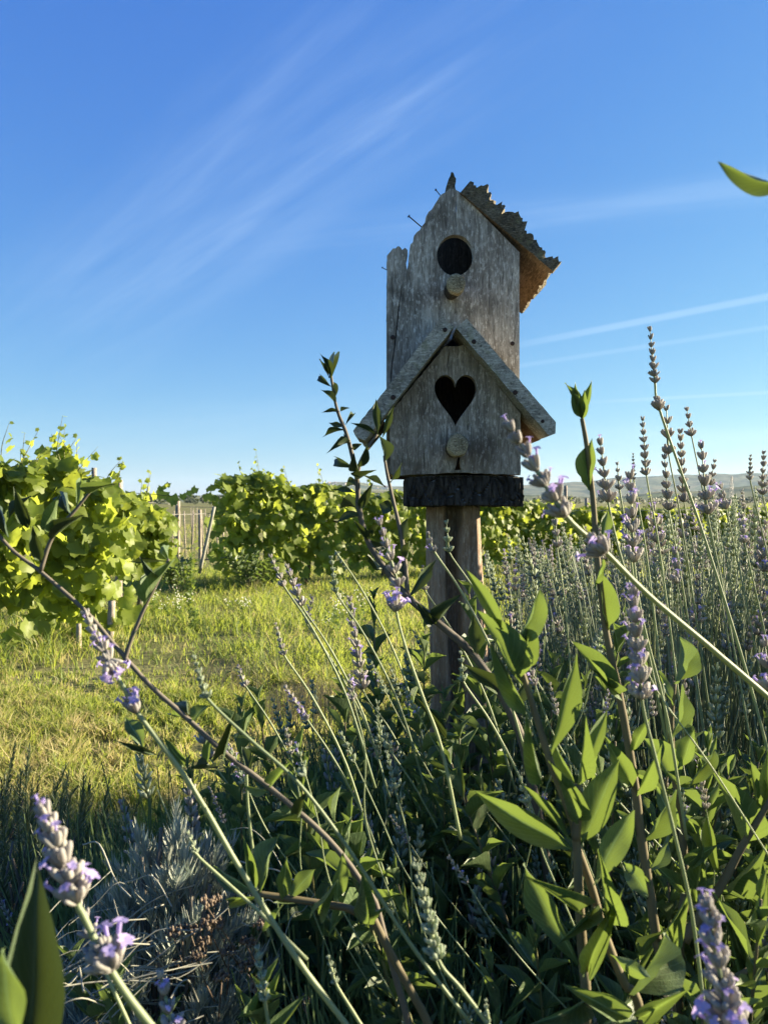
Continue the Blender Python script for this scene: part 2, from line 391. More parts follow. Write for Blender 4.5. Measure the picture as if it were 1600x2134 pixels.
def gz(x, y): return 0.035 * noise.noise(Vector((x * 0.5, y * 0.5, 3)))
mb = MB(); vs = []; nxx, nyy = 56, 40
for j in range(nyy):
    for i in range(nxx):
        x = -2.6 + i * 0.12; t = j / (nyy - 1)
        y = -0.6 + t * (bed_edge_y(x) + 0.6)
        e = min(1, (1 - t) * 5)
        vs.append((x, y, gz(x, y) - 0.02 + (0.07 + 0.03 * noise.noise(Vector((x * 5, y * 5, 0)))) * e))
mb.add(vs, [(j * nxx + i, j * nxx + i + 1, (j + 1) * nxx + i + 1, (j + 1) * nxx + i) for j in range(nyy - 1) for i in range(nxx - 1)])
tag(link('soil_bed', mb.mesh('soil_bed', soil_mat())), kind='structure')

def interp(tab, x):
    if x <= tab[0][0]: return tab[0][1]
    for (a, b), (c, d) in zip(tab, tab[1:]):
        if x <= c:
            t = (x - a) / (c - a); t = t * t * (3 - 2 * t); return b + (d - b) * t
    return tab[-1][1]
HM = hill_mat()
FAR = [(-1200, 1036), (0, 1036), (200, 1037), (400, 1033), (560, 1024), (640, 1012), (700, 1005), (740, 1004), (800, 1012), (900, 1016), (1100, 1012), (1200, 1004), (1300, 997), (1400, 991), (1600, 985), (2000, 990), (2800, 1010)]
NEAR = [(-1200, 1042), (200, 1041), (500, 1037), (680, 1025), (760, 1022), (850, 1028), (1100, 1031), (1250, 1036), (1400, 1024), (1600, 1013), (2200, 1020), (2800, 1030)]
def hills(tab, D, depth, amp, seed):
    mb = MB(); vs = []; na, nr = 320, 16
    for r in range(nr):
        t = r / (nr - 1); dist = D + (t - 0.5) * depth
        prof = math.sin(min(1, t * 1.6) * math.pi / 2) if t < 0.625 else 1 - (t - 0.625) * 1.2
        for a in range(na):
            px = -1200 + a * 4000 / (na - 1)
            dx = (px - 800) / F
            crest = H + (HOR - interp(tab, px)) / F * (D + depth * 0.125)
            n = noise.fractal(Vector((px * 0.012, t * 2.5, seed)), 0.6, 2.0, 6)
            z = -3 + (crest + 3) * prof * (1 + amp * n * (1 if 0.05 < t else 0))
            vs.append((dx * dist, dist, z))
    mb.add(vs, [(j * na + i, j * na + i + 1, (j + 1) * na + i + 1, (j + 1) * na + i) for j in range(nr - 1) for i in range(na - 1)])
    return tag(link('hills', mb.mesh('hills', HM)), kind='structure')
hills(FAR, 5200, 1600, 0.06, 1.0)
hills(NEAR, 2600, 900, 0.10, 5.0)

# far woodland belts, read as one mass
rnd = random.Random(5)
mb = MB()
for D, x0, x1, hh, n in ((420, -230, -20, 4.5, 60), (520, -20, 330, 4.0, 70), (300, 60, 190, 2.4, 40), (240, -110, -30, 2.3, 34)):
    for i in range(n):
        cx = rnd.uniform(x0, x1); cy = D + rnd.uniform(-30, 30); h = hh * rnd.uniform(0.45, 1.2); w = h * rnd.uniform(0.5, 1.0)
        for k in range(70):
            d = Vector((rnd.gauss(0, 1), rnd.gauss(0, 1), rnd.gauss(0, 1))).normalized() * rnd.uniform(0.6, 1.05)
            c = Vector((cx + d.x * w, cy + d.y * w, h * 0.52 + d.z * h * 0.5)); s = h * 0.16
            a = Vector((rnd.gauss(0, 1), rnd.gauss(0, 1), rnd.gauss(0, 1))).normalized() * s; b = a.orthogonal().normalized() * s
            mb.add([c - a, c - b, c + a, c + b], [(0, 1, 2, 3)])
tag(link('woodland', mb.mesh('woodland', M['hedge'], False)), 'dark belt of far trees at the foot of the hills', 'trees', kind='stuff')

# far houses on the hill behind the vines
mh = MB()
mh.add([(-6, -5, 0), (6, -5, 0), (6, 5, 0), (-6, 5, 0), (-6, -5, 7), (6, -5, 7), (6, 5, 7), (-6, 5, 7)], [(0, 1, 5, 4), (1, 2, 6, 5), (2, 3, 7, 6), (3, 0, 4, 7)])
mh.add([(-6.5, -5.6, 6.8), (6.5, -5.6, 6.8), (6.5, 5.6, 6.8), (-6.5, 5.6, 6.8), (-6.5, 0, 10), (6.5, 0, 10)], [(0, 1, 5, 4), (2, 3, 4, 5), (0, 4, 3), (1, 2, 5)], 1)
house_me = mh.mesh('distant_house', [plain('pale plaster', (0.62, 0.56, 0.47), 0.9), plain('tiled roof', (0.32, 0.17, 0.11), 0.9)], False)
for i in range(18):
    px = rnd.choice([rnd.uniform(690, 740), rnd.uniform(770, 815), rnd.uniform(640, 700)])
    py = interp(FAR, px) + rnd.uniform(1.5, 9)
    D = 4700
    o = link('distant_house', house_me, None, Matrix.Translation(P(px, py, D)) @ Matrix.Rotation(rnd.uniform(0, 3), 4, 'Z') @ Matrix.Diagonal((1.3, 1.3, rnd.uniform(0.9, 1.5), 1)))
    tag(o, 'tiny pale house of the hill village above the vines', 'house', 'houses of the far hill village')

# ------------------------------------------------------------------ the birdhouse
YF = 1.16                      # distance of the upper front panel
def hp(px, py, Y=YF):
    p = P(px, py, Y); return (p.x, p.z)
base = P(948, 1045, YF + 0.09); base.z = 0.0
BH = thing('birdhouse', (base.x, base.y, 0), 'weathered grey two storey wooden birdhouse with heart shaped hole on an old post', 'birdhouse')
def jag(pts, amp, step=0.004, seed=0, closed=True, skip=()):
    """subdivide an outline and roughen it"""
    r = random.Random(seed); out = []; n = len(pts)
    for i in range(n):
        a = Vector(pts[i]); b = Vector(pts[(i + 1) % n]); d = b - a
        am = amp if i not in skip else amp * 0.12
        k = max(1, int(d.length / step)); nv = Vector((-d.y, d.x)).normalized() if d.length > 0 else Vector((0, 0))
        for j in range(k):
            q = a + d * (j / k)
            if j: q = q + nv * r.uniform(-am, am)
            out.append((q.x, q.y))
    return out
def panel(name, outline, holes, yfront, thick, mat, bevel=0.0, parent=BH, grid=0.006):
    """flat board in the XZ plane with holes cut through, front face at yfront"""
    from mathutils.geometry import delaunay_2d_cdt
    pts = []; faces = []
    for loop in [outline] + holes:
        if sum(a[0] * b[1] - b[0] * a[1] for a, b in zip(loop, loop[1:] + loop[:1])) < 0: loop = loop[::-1]
        faces.append(list(range(len(pts), len(pts) + len(loop)))); pts += [Vector(q) for q in loop]
    x0, x1 = min(p[0] for p in outline), max(p[0] for p in outline); z0, z1 = min(p[1] for p in outline), max(p[1] for p in outline)
    ng = len(pts); rg = random.Random(4)
    for i in range(int((x1 - x0) / grid)):
        for j in range(int((z1 - z0) / grid)):
            pts.append(Vector((x0 + (i + rg.uniform(.3, .7)) * grid, z0 + (j + rg.uniform(.3, .7)) * grid)))
    v, e, f, ov, oe, of = delaunay_2d_cdt(pts, [], faces, 1, 1e-7)
    keep = [tuple(q) for q, o in zip(f, of) if 0 in o and len(o) == 1]
    n = len(v); bm = bmesh.new()
    def relief(p): return 0.0007 * noise.noise(Vector((p.x * 60, p.y * 14, yfront * 50))) + 0.0006 * noise.noise(Vector((p.x * 190, p.y * 30, 5)))
    fr = [bm.verts.new((p.x, yfront + relief(p), p.y)) for p in v]; bk_ = [bm.verts.new((p.x, yfront + thick, p.y)) for p in v]
    cnt = {}
    for q in keep:
        bm.faces.new([fr[i] for i in q]); bm.faces.new([bk_[i] for i in q[::-1]])
        for a, b in zip(q, q[1:] + q[:1]): cnt.setdefault((min(a, b), max(a, b)), []).append((a, b))
    for k, l in cnt.items():
        if len(l) == 1:
            a, b = l[0]; bm.faces.new([fr[b], fr[a], bk_[a], bk_[b]])
    bmesh.ops.delete(bm, geom=[q for q in bm.verts if not q.link_faces], context='VERTS')
    bmesh.ops.recalc_face_normals(bm, faces=bm.faces[:])
    bm.transform(rel(parent)); me = bpy.data.meshes.new(name); bm.to_mesh(me); bm.free(); me.materials.append(mat)
    return link(name, me, parent)
def crack(pts, w, Y=YF):
    """thin slit outline following pixel points; w in pixels"""
    l = []; r = []; n = len(pts)
    for i, (x, y) in enumerate(pts):
        ww = w * (1.0 if 0 < i < n - 1 else 0.25)
        l.append(hp(x - ww, y, Y)); r.append(hp(x + ww, y, Y))
    return l + r[::-1]
up = [hp(*q) for q in [(946, 394), (937, 393), (928, 401), (921, 404), (912, 416), (905, 427), (899, 437), (893, 441), (887, 452), (885, 464), (880, 470), (874, 480), (869, 483), (862, 492), (860, 505), (855, 509), (853, 521), (851, 545), (848, 562), (846, 545), (849, 521), (844, 516), (838, 521), (833, 514), (828, 513), (824, 518), (819, 517), (812, 526), (806, 533), (806, 700), (806, 832), (820, 832), (948, 700), (1070, 832), (1082, 832), (1082, 700), (1082, 526), (1030, 473), (958, 400)]]
up = jag(up, 0.0011, 0.005, 3, skip=tuple(range(29, 38)))
circ = [hp(948 + 38 * math.cos(a * math.pi / 20), 532 + 43 * math.sin(a * math.pi / 20)) for a in range(40)]
circ = jag(circ, 0.0004, 0.003, 5)
cr = [crack([(838, 590), (831, 640), (826, 690), (821, 730), (816, 765), (812, 815)], 1.1),
      crack([(951, 408), (951, 425), (949, 450), (950, 480)], 0.8),
      
      crack([(820, 555), (816, 590), (818, 610)], 0.6),
      crack([(1018, 560), (1020, 610), (1016, 680)], 0.45), crack([(900, 640), (903, 690), (899, 720)], 0.4), crack([(880, 500), (878, 545), (882, 575)], 0.4), crack([(1052, 600), (1050, 660), (1053, 700)], 0.35)]
panel('front_panel', up, [circ] + cr, YF, 0.014, M['greywood'])
# lower front stands 3.5 cm further forward
YL = YF - 0.035
def hl(px, py): return hp(px, py, YL)
low = [hl(*q) for q in [(926, 722), (972, 720), (1084, 862), (1084, 990), (960, 985), (820, 991), (813, 985), (812, 862)]]
low = jag(low, 0.0007, 0.006, 9)
def heart():
    pts = []
    for k in range(60):
        t = 2 * math.pi * k / 60
        x = 16 * math.sin(t) ** 3; y = 13 * math.cos(t) - 5 * math.cos(2 * t) - 2 * math.cos(3 * t) - math.cos(4 * t)
        sy = 1.05 if y > 0 else 1.27
        pts.append(hl(949 + x * 2.75, 822 - y * sy * 3.25 + 0))
    return pts
panel('lower_front_panel', low, [jag(heart(), 0.0003, 0.003, 2),
      crack([(936, 727), (934, 745), (929, 774)], 0.9, YL), crack([(950, 899), (948, 914)], 2.0, YL),
      
      [hl(956, 948), hl(959, 950), hl(957, 966), hl(961, 979), hl(947, 980), hl(951, 966), hl(953, 955)],
      crack([(884, 925), (883, 950), (884, 981)], 0.6, YL), crack([(1020, 860), (1022, 910), (1019, 960)], 0.4, YL), crack([(850, 880), (848, 930), (851, 960)], 0.4, YL)], YL, 0.016, M['greywood2'])
# side walls, back and floor
XL, XR = hp(806, 700)[0], hp(1082, 700)[0]
ZT = hp(800, 526)[1]; ZB = hl(0, 988)[1]; ZA = hp(0, 392)[1]
DEPTH = 0.235
def boxpart(name, c, h, mat, parent=BH, M_=None):
    mb = MB(); mb.box((0, 0, 0), h)
    me = mb.mesh(name, mat, False); bm = bmesh.new(); bm.from_mesh(me)
    bmesh.ops.bevel(bm, geom=bm.edges[:], offset=min(0.0012, min(h) * 0.3), segments=2, affect='EDGES'); bm.to_mesh(me); bm.free()
    return link(name, me, parent, rel(parent) @ Matrix.Translation(c) @ (M_ or Matrix()))
wt = 0.006
y0, y1 = YF + 0.0145, YF + DEPTH
boxpart('side_panel', (XR - wt, (y0 + y1) / 2, (ZT + ZB) / 2 - 0.004), (wt, (y1 - y0) / 2, (ZT - ZB) / 2 - 0.004), M['freshwood'])
boxpart('side_panel', (XL + wt, (y0 + y1) / 2, (ZT + ZB) / 2 - 0.01), (wt, (y1 - y0) / 2, (ZT - ZB) / 2 - 0.012), M['greywood'])
for sx in (1, -1):
    xx = (XR - wt) if sx > 0 else (XL + wt)
    boxpart('side_panel', (xx, YL + 0.0165 + 0.009, hl(0, 925)[1]), (wt * 0.8, 0.009, 0.045), M['greywood2'])
boxpart('floor_panel', ((XL + XR) / 2, (YL + 0.02 + y1) / 2, ZB + 0.010), ((XR - XL) / 2 - 0.014, (y1 - YL - 0.02) / 2, 0.006), M['innerwood'])
bk = [(XL, ZB), (XR, ZB), (XR, ZT - 0.004), ((XL + XR) / 2 + 0.003, ZA - 0.006), (XL, ZT - 0.01)]
YI = YF + 0.10                # partition seen through the round opening
def dot(px, py, r, Y=YI):
    # hole in the back board, seen through the round opening
    c = Vector((0, 0, H)); q = P(px, py, Y)
    return [(q.x + r * math.cos(a) * (0.7 + 0.3 * math.sin(3 * a)), q.z + r * 1.2 * math.sin(a)) for a in [k * math.pi / 4 for k in range(8)]]
panel('back_panel', bk, [], YF + DEPTH + 0.0005, 0.010, M['innerwood'])
q1 = P(930, 486, YI); q2 = P(926, 560, YI); XI0, XI1 = XL + 2 * wt + .001, XR - 2 * wt - .001
panel('inner_panel', [(XI0, ZB + .02), (XI1, ZB + .02), (XI1, ZT - 0.012), ((XL + XR) / 2 + 0.003, ZA - 0.008), (XI0, ZT - 0.02)], [dot(934, 498, 0.0013), dot(958, 517, 0.0010), dot(985, 541, 0.0030),
      [(q1.x, q1.z), (q1.x + 0.0005, q1.z), (q2.x + 0.0005, q2.z), (q2.x, q2.z)]], YI, 0.008, M['innerwood'])
# perch knobs
M['bark_shaded_side'] = wood_mat('perch bark with painted shade', (0.035, 0.028, 0.02), (0.09, 0.07, 0.048), (0.16, 0.13, 0.09), grain=(60, 60, 60), bump=0.9)  # bark, darkened so its colour carries the stub's shadow side
def knob(px, py, rx, Y):
    """stub of a branch standing out of the board: bark round the side darkened as shade, weathered cut face lightened as lit"""
    mb = MB(); c = P(px, py, Y); n = 20
    prof = [(-0.002, 0.80), (0.010, 0.90), (0.022, 0.98), (0.032, 1.03), (0.0365, 0.99), (0.039, 0.88), (0.0402, 0.55), (0.0405, 0.02)]
    vs = []
    for (d, r) in prof:
        for k in range(n):
            a = 2 * math.pi * k / n
            rr = rx * r * (1 + 0.13 * noise.noise(Vector((math.cos(a) * 1.3, math.sin(a) * 1.3, d * 25 + px))))
            vs.append((math.cos(a) * rr * 0.93 + d * 0.10, -d, math.sin(a) * rr * 1.04 + d * 0.05 + (0.0009 * noise.noise(Vector((a * 3, d * 300, px))))))
    for i in range(len(prof) - 1):
        mb.add(vs[i * n:(i + 2) * n], [(k, (k + 1) % n, n + (k + 1) % n, n + k) for k in range(n)], 1 if i < 3 else 0)
    link('perch', mb.mesh('perch', [M['knob'], M['bark_shaded_side']], True), BH, rel(BH) @ Matrix.Translation(c))
knob(940, 608, 0.0145, YF); knob(944, 934, 0.0160, YL)
# roof boards
def roofboard(a, b, thick, yA, yB, mat_top, mat_under, ns=40, nt_=18, rag=0.0, seed=1, name='roof_board', endrag=0.0):
    """board whose underside runs from a to b in the XZ plane, between yA and yB; ragged top if rag"""
    a, b = Vector((a[0], 0, a[1])), Vector((b[0], 0, b[1])); d = (b - a); Ls = d.length; d.normalize()
    up = Vector((-d.z, 0, d.x));  up = up if up.z > 0 else -up
    vs = []; nn = nt_ + 1
    for side in (0, 1):
        for i in range(ns + 1):
            for j in range(nn):
                s = i / ns * Ls; y = yA + (yB - yA) * j / nt_
                e = 0.0
                if endrag and i > ns - 8: e = (i - ns + 8) / 8 * endrag * noise.noise(Vector((y * 60, seed, 1)))
                p = a + d * (s + e) + Vector((0, y, 0))
                if side:
                    t = thick
                    if rag:
                        t *= 1.0 + 0.75 * noise.noise(Vector((s * 45, y * 16, seed))) + 0.45 * noise.noise(Vector((s * 110, y * 45, seed + 5))) + 0.35 * noise.noise(Vector((s * 330, y * 150, seed + 9)))
                        t = max(t, thick * 0.25)
                        t *= 1 - 0.35 * (s / Ls)
                    p += up * t
                    if rag: p.y += 0.004 * noise.noise(Vector((s * 90, y * 30, 7))) 
                elif rag:
                    p += up * 0.0006 * noise.noise(Vector((s * 80, y * 20, 2)))
                vs.append(p)
    ix = lambda sd, i, j: sd * (ns + 1) * nn + i * nn + j
    top = []; bot = []
    for i in range(ns):
        for j in range(nt_):
            bot.append((ix(0, i, j), ix(0, i, j + 1), ix(0, i + 1, j + 1), ix(0, i + 1, j)))
            top.append((ix(1, i, j), ix(1, i + 1, j), ix(1, i + 1, j + 1), ix(1, i, j + 1)))
    for i in range(ns):
        top.append((ix(0, i, 0), ix(0, i + 1, 0), ix(1, i + 1, 0), ix(1, i, 0)))
        top.append((ix(0, i, nt_), ix(1, i, nt_), ix(1, i + 1, nt_), ix(0, i + 1, nt_)))
    for j in range(nt_):
        top.append((ix(0, 0, j), ix(1, 0, j), ix(1, 0, j + 1), ix(0, 0, j + 1)))
        top.append((ix(0, ns, j), ix(0, ns, j + 1), ix(1, ns, j + 1), ix(1, ns, j)))
    mb = MB(); mb.add(vs, bot, 1); o = len(mb.v)
    mb.f += top; mb.mi += [0] * len(top)
    me = mb.mesh(name, [mat_top, mat_under], False)
    bm = bmesh.new(); bm.from_mesh(me); bmesh.ops.recalc_face_normals(bm, faces=bm.faces[:]); bm.to_mesh(me); bm.free()
    me.transform(rel(BH))
    return link(name, me, BH)
YR = YF - 0.006
rb = roofboard(hp(959, 401, YR), hp(1150, 564, YR), 0.029, YR, YF + DEPTH + 0.02, M['bark'], M['freshwood'], 64, 30, rag=1, seed=4, name='roof_board', endrag=0.012)
rb['label'] = 'rotten bark covered upper roof board'
# the stub of the lost left roof board at the ridge
mb = MB(); sp = [(929, 402), (931, 384), (934, 374), (938, 366), (940, 358), (945, 360), (950, 372), (948, 386), (951, 398)]
panel('roof_stub', jag([hp(*q, YF + 0.004) for q in sp], 0.001, 0.004, 8), [], YF + 0.004, 0.02, M['bark'])
YP = YL - 0.038                     # front of the porch roof
def slant(a, b, thick, yA, yB, name, endcut, mats):
    """plain roof board (outline in XZ extruded in Y) with cut end"""
    a, b = Vector(a), Vector(b); d = (b - a); L_ = d.length; d.normalize(); n = Vector((-d.y, d.x)); n = n if n.y > 0 else -n
    pts = [a, a + n * thick, b + n * thick - d * endcut, b + n * thick * 0.45, b - d * 0.004]
    # underside in its own colour
    return panel(name, jag([tuple(q) for q in pts], 0.0005, 0.007, int(L_ * 1e4)), [], yA, yB - yA, mats)
yb = YF + 0.13
slantL = slant(hp(946, 680, YP), hp(757, 922, YP), 0.0215, YP, YF - 0.001, 'lower_roof_board', 0.004, M['roofwood'])
slantR = slant(hp(950, 683, YP), hp(1147, 912, YP), 0.0200, YP + 0.001, YF - 0.0015, 'lower_roof_board', 0.012, M['roofwood'])
# eave pieces running back outside the walls
ea = hp(1086, 843, YP)
roofboard(hp(1089, 842, YP), hp(1145, 909, YP), 0.011, YF - 0.001, YF + 0.15, M['roofwood'], M['freshwood'], 10, 10, name='lower_roof_board')
roofboard(hp(802, 868, YP), hp(762, 916, YP), 0.012, YF - 0.0008, YF + 0.15, M['roofwood'], M['freshwood'], 10, 10, name='lower_roof_board')
# nails
def nail(px0, py0, px1, py1, Y0, Y1, r=0.0009, head=0.0024, name='nail'):
    a, b = P(px0, py0, Y0), P(px1, py1, Y1); d = (b - a).normalized(); mb = MB()
    mb.tube([a, b], r, 7); mb.tube([b, b + d * 0.0010], head, 10)
    me = mb.mesh(name, M['rust'], False); me.transform(rel(BH)); link(name, me, BH)
nail(884, 478, 852, 451, YF + 0.008, YF - 0.005); nail(918, 408, 908, 396, YF + 0.008, YF, 0.0007, 0.0017)
nail(812, 566, 797, 558, YF + 0.01, YF + 0.004, 0.0006, 0.0013)
for (x, y, Yn, r) in ((818, 703, YF, .0036), (1067, 716, YF, .0034), (927, 687, YP, .0032), (987, 712, YP + .001, .0034), (819, 828, YP, .0036), (1073, 818, YP + .001, .0036), (1130, 878, YP + .001, .0026)):
    a = P(x, y, Yn); mb = MB(); mb.tube([a + Vector((0, 0.003, 0)), a + Vector((0, -0.0006, 0)), a + Vector((0, -0.0014, 0))], [r, r, r * 0.7], 10)
    me = mb.mesh('nail', M['rust'], False); me.transform(rel(BH)); link('nail', me, BH)
# charred support block
def block():
    YB = YF - 0.03
    x0, z1 = hp(846, 994, YB); x1, z0 = hp(1092, 1057, YB)
    nxb, nyb, nzb = 60, 30, 18; dy = 0.17
    bm = bmesh.new(); bmesh.ops.create_cube(bm, size=1.0)
    bmesh.ops.subdivide_edges(bm, edges=bm.edges[:], cuts=80, use_grid_fill=True)
    for v in bm.verts:
        u = v.co.copy(); x = u.x; z = u.z
        bow = 0.0035 * math.cos(x * 3.0)
        p = Vector((x0 + (x1 - x0) * (x + 0.5), YB + dy * (u.y + 0.5), z0 + (z1 - z0) * (z + 0.5) + bow * (0.9 if z > 0 else 0.6)))
        k = 0.0012 * noise.noise(Vector((p.x * 120, p.y * 80, p.z * 60))) + 0.0022 * noise.noise(p * 34)
        cell = noise.voronoi(Vector((p.x * 95, p.y * 60, p.z * 30)))[0]
        k -= 0.0045 * max(0, 1 - (cell[1] - cell[0]) * 7)
        e = max(abs(x), abs(u.y), abs(z)); r = sum(1 for q in (abs(x), abs(u.y), abs(z)) if q > 0.47)
        nrm = Vector((x if abs(x) > 0.49 else 0, u.y if abs(u.y) > 0.49 else 0, z if abs(z) > 0.49 else 0))
        if nrm.length: nrm.normalize()
        p += nrm * (k - (0.0015 if r > 1 else 0))
        v.co = rel(BH) @ p
    me = bpy.data.meshes.new('support_block'); bm.to_mesh(me); bm.free()
    m = MT('charred block wood'); g = m.n('ShaderNodeNewGeometry'); oc = m.n('ShaderNodeTexCoord').outputs['Object']
    nz = m.noise(m.n('ShaderNodeMapping', {'Vector': oc, 'Scale': (170, 90, 45)}).outputs[0], 1.0, 6, 0.75); n2 = m.noise(oc, 500, 3, 0.7)
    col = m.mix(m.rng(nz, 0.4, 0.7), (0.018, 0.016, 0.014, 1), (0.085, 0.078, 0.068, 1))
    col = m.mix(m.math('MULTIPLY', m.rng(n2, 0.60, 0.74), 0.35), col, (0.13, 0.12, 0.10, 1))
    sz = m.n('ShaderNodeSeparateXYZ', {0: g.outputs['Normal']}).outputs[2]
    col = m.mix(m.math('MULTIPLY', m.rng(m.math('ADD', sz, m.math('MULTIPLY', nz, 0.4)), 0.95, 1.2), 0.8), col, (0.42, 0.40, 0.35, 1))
    b = m.n('ShaderNodeBump', {'Height': nz, 'Strength': 0.9, 'Distance': 0.002})
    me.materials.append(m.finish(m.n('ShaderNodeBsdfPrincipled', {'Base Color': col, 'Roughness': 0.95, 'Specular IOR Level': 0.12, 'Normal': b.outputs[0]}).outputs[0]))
    link('support_block', me, BH); return z0
zb0 = block()
# post
def post():
    mb = MB(); n = 72; rows = 110; YPst = YF + 0.055
    top = P(944, 1056, YPst); vs = []
    botx = P(968, 1540, YPst).x + 0.015
    for i in range(rows + 1):
        t = i / rows; z = zb0 + 0.002 - t * (zb0 + 0.12)
        cx = top.x + (botx - top.x) * t; wv = 0.0415 + 0.010 * t
        for k in range(n):
            a = 2 * math.pi * k / n; c, s = math.cos(a), math.sin(a)
            rr = wv / (abs(c) ** 5 + abs(s) ** 5) ** 0.2
            rr *= 1 + 0.12 * noise.noise(Vector((c * 2.2, s * 2.2, z * 5))) + 0.09 * noise.noise(Vector((c * 9, s * 9, z * 6)))
            x = c * rr; y = s * rr
            if y < 0:
                cw = 0.013 + 0.006 * noise.noise(Vector((z * 12, 3, 0))) - 0.010 * t
                cc = -0.006 + 0.006 * noise.noise(Vector((z * 9, 8, 0)))
                g = max(0, 1 - abs(x - cc) / max(0.004, cw)); y += min(1, g * 3.0) * 0.045 * (1 - 0.6 * t)
            fib = 0.0016 * noise.noise(Vector((a * 14, z * 8, 0))) + 0.0010 * noise.noise(Vector((a * 40, z * 16, 3)))
            vs.append(rel(BH) @ Vector((cx + x + c * fib, YPst + y + s * fib, z)))
    mb.add(vs, [((i + 1) * n + k, (i + 1) * n + (k + 1) % n, i * n + (k + 1) % n, i * n + k) for i in range(rows) for k in range(n)])
    mb.f.append(tuple(range(n))); mb.mi.append(0)
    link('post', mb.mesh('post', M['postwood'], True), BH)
post()

# ------------------------------------------------------------------ leaf meshes
def lance_mesh(name, mat, ncol=4, nrow=7, fold=0.25, bend=0.15, wav=0.0, broad=0.42, seed=0, bite=0.0, petiole=0.05):
    """leaf of unit length along +Y and unit width across X"""
    r = random.Random(seed); vs = []; uv = []
    for i in range(nrow + 1):
        v = i / nrow
        if v < petiole: w = 0.05
        else:
            q = (v - petiole) / (1 - petiole)
            qq = q ** (math.log(0.5) / math.log(broad)); w = (math.sin(math.pi * qq) ** (0.85 if qq < 0.5 else 1.25)) if q < 1 else 0
            w = max(w, 0.05 if q < 0.5 else 0.0)
        for j in range(ncol + 1):
            u = j / ncol * 2 - 1
            x = u * w * 0.5
            if bite and abs(u) == 1 and r.random() < bite: x *= r.uniform(0.45, 0.8)
            z = (0.45 * abs(u) + 0.55 * u * u) * w * fold * 0.17 - bend * v * v * 0.9 + wav * 0.05 * math.sin(v * 11 + u * 2 + seed) * abs(u)
            vs.append((x + wav * 0.05 * math.sin(v * 5 + seed), v, z)); uv.append((j / ncol, v))
    fs = [(i * (ncol + 1) + j, i * (ncol + 1) + j + 1, (i + 1) * (ncol + 1) + j + 1, (i + 1) * (ncol + 1) + j) for i in range(nrow) for j in range(ncol)]
    me = bpy.data.meshes.new(name); me.from_pydata(vs, [], fs); me.materials.append(mat)
    ul = me.uv_layers.new(name='UVMap')
    ul.data.foreach_set('uv', [c for l in me.loops for c in uv[l.vertex_index]])
    me.polygons.foreach_set('use_smooth', [True] * len(me.polygons)); me.update(); return me
HERO = [lance_mesh('leaf', M['shrubleaf'], 6, 12, f, b, w, br, i, bt) for i, (f, b, w, br, bt) in enumerate([
    (1.2, 0.10, 0.6, 0.50, 0), (1.8, 0.22, 1.0, 0.45, 0.0), (0.7, -0.12, 0.8, 0.55, 0), (2.4, 0.28, 1.2, 0.48, 0.04), (1.4, 0.02, 0.7, 0.42, 0.10)])]
SMALL = [lance_mesh('leaf', M['shrubleaf'], 4, 6, f, b, w, br, i + 10, bt) for i, (f, b, w, br, bt) in enumerate([
    (1.3, 0.15, 0.5, 0.48, 0), (2.0, 0.30, 1.0, 0.45, 0), (0.8, -0.05, 0.6, 0.5, 0.05), (1.6, 0.42, 0.8, 0.45, 0)])]
DARK = [lance_mesh('leaf', M['shadedleaf'], 4, 8, f, b, w, br, i + 30, bt) for i, (f, b, w, br, bt) in enumerate([(1.6, 0.15, 0.6, 0.45, 0), (2.4, 0.30, 1.2, 0.42, 0.04), (1.0, -0.1, 0.9, 0.5, 0.06)])]
def place(me, parent, base_, tip, width, nrm, name='leaf', M0=None):
    y = tip - base_; Ln = y.length
    if Ln < 1e-6: return None
    y = y / Ln; x = y.cross(nrm)
    if x.length < 1e-4: x = y.orthogonal()
    x.normalize(); z = x.cross(y)
    mt = Matrix(((x.x * width, y.x * Ln, z.x * Ln, base_.x), (x.y * width, y.y * Ln, z.y * Ln, base_.y), (x.z * width, y.z * Ln, z.z * Ln, base_.z), (0, 0, 0, 1)))
    return link(name, me, parent, rel(parent) @ mt)
def stem(parent, pts, r0, r1, mat, name='stem', n=7, sub=5):
    """r0 at the base (last point), r1 at the tip (first point)"""
    p = smoothpath(pts, sub); k = len(p); mb = MB()
    rr = [(r1 + (r0 - r1) * i / (k - 1)) * (1 + 0.12 * noise.noise(Vector((i * 1.3, r0 * 999, 0)))) for i in range(k)]
    mb.tube(p, rr, n); me = mb.mesh(name, mat); me.transform(rel(parent)); return link(name, me, parent)
R0 = random.Random(11)
def hero_leaves(parent, lst, Y, meshes=HERO, spread=0.035, wf=1.0):
    for q in lst:
        bx, by, tx, ty, w = q[:5]; dY = R0.uniform(-spread, spread) if len(q) < 6 else q[5]
        b = P(bx, by, Y); t = P(tx, ty, Y + dY)
        n = Vector((R0.uniform(-0.75, 0.75), -1.0, R0.uniform(-0.2, 0.8)))
        place(R0.choice(meshes), parent, b, t, w / F * Y * wf, n)

